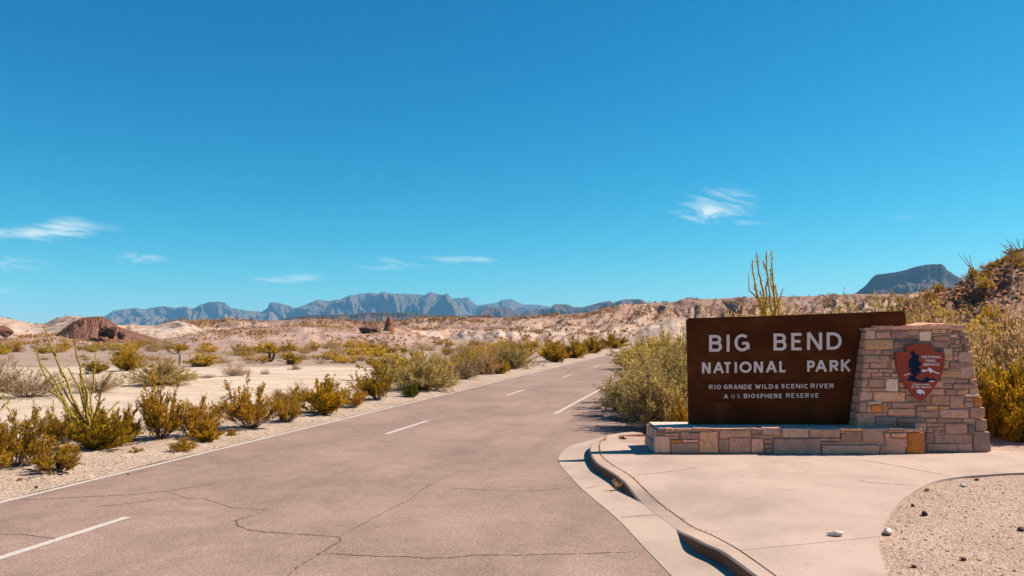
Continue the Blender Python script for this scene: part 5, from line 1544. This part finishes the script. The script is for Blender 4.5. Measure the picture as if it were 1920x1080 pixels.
H = HILLPTS['hills']
tufts('scrub', [H[1]], 5200, 1.0, M['scrub'], 'dark scrub dotting the long badland ridge', 0, .8)
tufts('scrub', [H[2]], 1500, .75, M['scrub'], 'scrub dotting the spurs in front of the ridge')
tufts('scrub', [H[3]], 1300, .5, M['scrub'], 'scrub dotting the pink rise on the left')
tufts('scrub', [H[0]], 260, .6, M['scrub'], 'sparse scrub on the cream hills')

# yuccas, post, loose stones ------------------------------------------
def yucca(px_, py_, hpx, label, seed, Yd=None):
    b = P(px_, py_, -.22); k = b.y / F; rs = np.random.default_rng(seed); rt = empty('yucca', b); tag(rt, label, 'yucca')
    heads = [(0, hpx), (9 * (1 if seed % 2 else -1), hpx * .62)]
    for dx, h in heads:
        p_ = Plant(); e = np.array([dx * k, 0, h * k]); p_.tube([(0, 0, 0), (dx * k * .8, 0, h * k * .4), e], .13, .10, 7)
        link('trunk', mesh_np('trunk', np.concatenate(p_.sv), np.concatenate(p_.sf), M['bark']), rt)
        q = Plant(); m = 70; d = rs.normal(0, 1, (m, 3)); d[:, 2] = abs(d[:, 2]) * .8; d /= np.linalg.norm(d, axis=1)[:, None]
        q.leaves(np.tile(e, (m, 1)), .5, .14, rs, d * 2.5); v = np.concatenate(q.lv)
        link('crown', mesh_np('crown', v, np.arange(len(v)).reshape(-1, 4), M['creogreen'], tint=np.concatenate(q.lt)), rt)
yucca(505, 679, 27, 'thin dark yucca with a bare trunk standing above the scrub of the plain', 3)
yucca(1084, 640, 14, 'dark two-headed yucca before the ridge near the road', 4)
yucca(541, 684, 14, 'short green yucca right of the thin dark one', 5)
bm = bmesh.new(); b_ = P(337, 685, -.22)
bmesh.ops.create_cone(bm, segments=8, radius1=.09, radius2=.07, depth=.75, cap_ends=True, matrix=Matrix.Translation((0, 0, .37)))
bmesh.ops.create_cone(bm, segments=8, radius1=.11, radius2=.03, depth=.1, cap_ends=True, matrix=Matrix.Translation((0, 0, .79)))
me = bpy.data.meshes.new('post'); bm.to_mesh(me); bm.free(); me.materials.append(M['drytwig'])
tag(link('post', me, None, b_), 'short pale weathered post among the shrubs of the plain', 'post')
ROCKS = [(1567, 1003, .115, .055, .035, 'whiterock', 'pale flat rock lying on the pavement slab', 0.004), (1665, 1000, .11, .06, .05, 'whiterock', 'pale chunky rock at the curved edge of the pavement', -.03),
         (1733, 965, .055, .04, .035, 'redrock', 'dark red stone on the gravel bed, the largest of the dark ones', -.03), (1712, 949, .032, .03, .022, 'redrock', 'small dark stone left above the largest dark one', -.03), (1738, 919, .065, .045, .022, 'redrock', 'flat reddish stone close to the pavement curve', -.03),
         (1806, 912, .05, .035, .03, 'whiterock', 'small white stone on the far part of the gravel bed', -.03), (1832, 900, .045, .04, .02, 'redrock', 'reddish stone by the far pavement edge', -.03), (1807, 1051, .045, .035, .03, 'redrock', 'dark red stone low on the gravel bed', -.03),
         (1915, 994, .05, .05, .03, 'redrock', 'dark stone at the right edge of the gravel bed', -.03), (1714, 1063, .035, .025, .016, 'redrock', 'flat dark chip on the gravel near the bottom of the pavement curve', -.03),
         (36, 902, .05, .045, .04, 'redrock', 'reddish stone on the shoulder at far left', ZA + .04), (68, 915, .03, .03, .025, 'redrock', 'small reddish stone near the white edge line', ZA + .04),
         (240, 890, .02, .02, .016, 'redrock', 'tiny dark stone on the shoulder', ZA + .03), (196, 826, .05, .05, .04, 'redrock', 'dark stone under the tall ocotillo', ZA + .03)]
for i, (x, y, a, b, c_, m_, lab, z) in enumerate(ROCKS):
    o = link('rock', rock_mesh('rock', M[m_], 200 + i, 2, a, b, c_, .4, 2), None, P(x, y, z) + Vector((0, 0, c_ * .5))); o.rotation_euler[2] = i
    tag(o, lab, 'rock')
# dead twig on the sand
b_ = P(426, 731, -.2); p_ = Plant(); rs = np.random.default_rng(4)
for i in range(9):
    d = rs.normal(0, 1, 3); d[2] = abs(d[2]); p_.tube([(0, 0, 0), d * .12, d * .25 + rs.normal(0, .04, 3)], .02, .008)
tag(link('dead_twig', mesh_np('dead_twig', np.concatenate(p_.sv), np.concatenate(p_.sf), M['twig']), None, b_), 'dark dead twig lying on the open sand', 'twig')
# weeds in the kerb joint
p_ = Plant(); rs = np.random.default_rng(8); ctr = []
for i in range(10, 120):
    if rs.random() < .5: q_ = back[i] - dirn[i] * .011 + rs.normal(0, .005, 2); ctr.append((*q_, dip(*q_) - .006))
ctr = np.repeat(np.array(ctr), 5, 0)
p_.leaves(ctr + rs.normal(0, .010, ctr.shape) * [1, 1, .2], .035, .25, rs, np.tile([0, 0, 1.2], (len(ctr), 1)))
v = np.concatenate(p_.lv); tag(link('joint_grass', mesh_np('joint_grass', v, np.arange(len(v)).reshape(-1, 4), M['tanbrush'], tint=np.concatenate(p_.lt))), 'dry grass bits in the joint between kerb and pavement', 'grass', kind='stuff')
def weed(px_, py_, z, h, lab, s):
    g = grow('tuft', s, .4).single('weed', M['drytwig'], M['tanbrush']); o = link('weed', g, None, P(px_, py_, z)); o.scale = (h * .7, h * .7, h); tag(o, lab, 'weed')
weed(1160, 919, ZA + .01, .16, 'small dry weed growing at the foot of the kerb', 33)
weed(1134, 826, 0, .08, 'tiny dry weed on the far bend of the kerb', 34)

# ------------------------------------------------------------------ air
hz = bpy.data.materials.new('air'); hz.use_nodes = True; t_ = hz.node_tree; t_.nodes.clear()
pv = t_.nodes.new('ShaderNodeVolumePrincipled'); pv.inputs['Color'].default_value = (.20, .58, 1, 1)
pv.inputs['Density'].default_value = 6.0e-5; pv.inputs['Anisotropy'].default_value = 0.0
oo_ = t_.nodes.new('ShaderNodeOutputMaterial'); t_.links.new(pv.outputs[0], oo_.inputs['Volume'])
bm = bmesh.new(); bmesh.ops.create_cube(bm, size=1, matrix=Matrix.Translation((0, 0, 170)) @ Matrix.Diagonal((18600, 18600, 480, 1)))
me = bpy.data.meshes.new('haze'); bm.to_mesh(me); bm.free(); me.materials.append(hz)
tag(link('haze', me), 'thin blue desert air between the camera and the mountains', 'haze', kind='stuff')
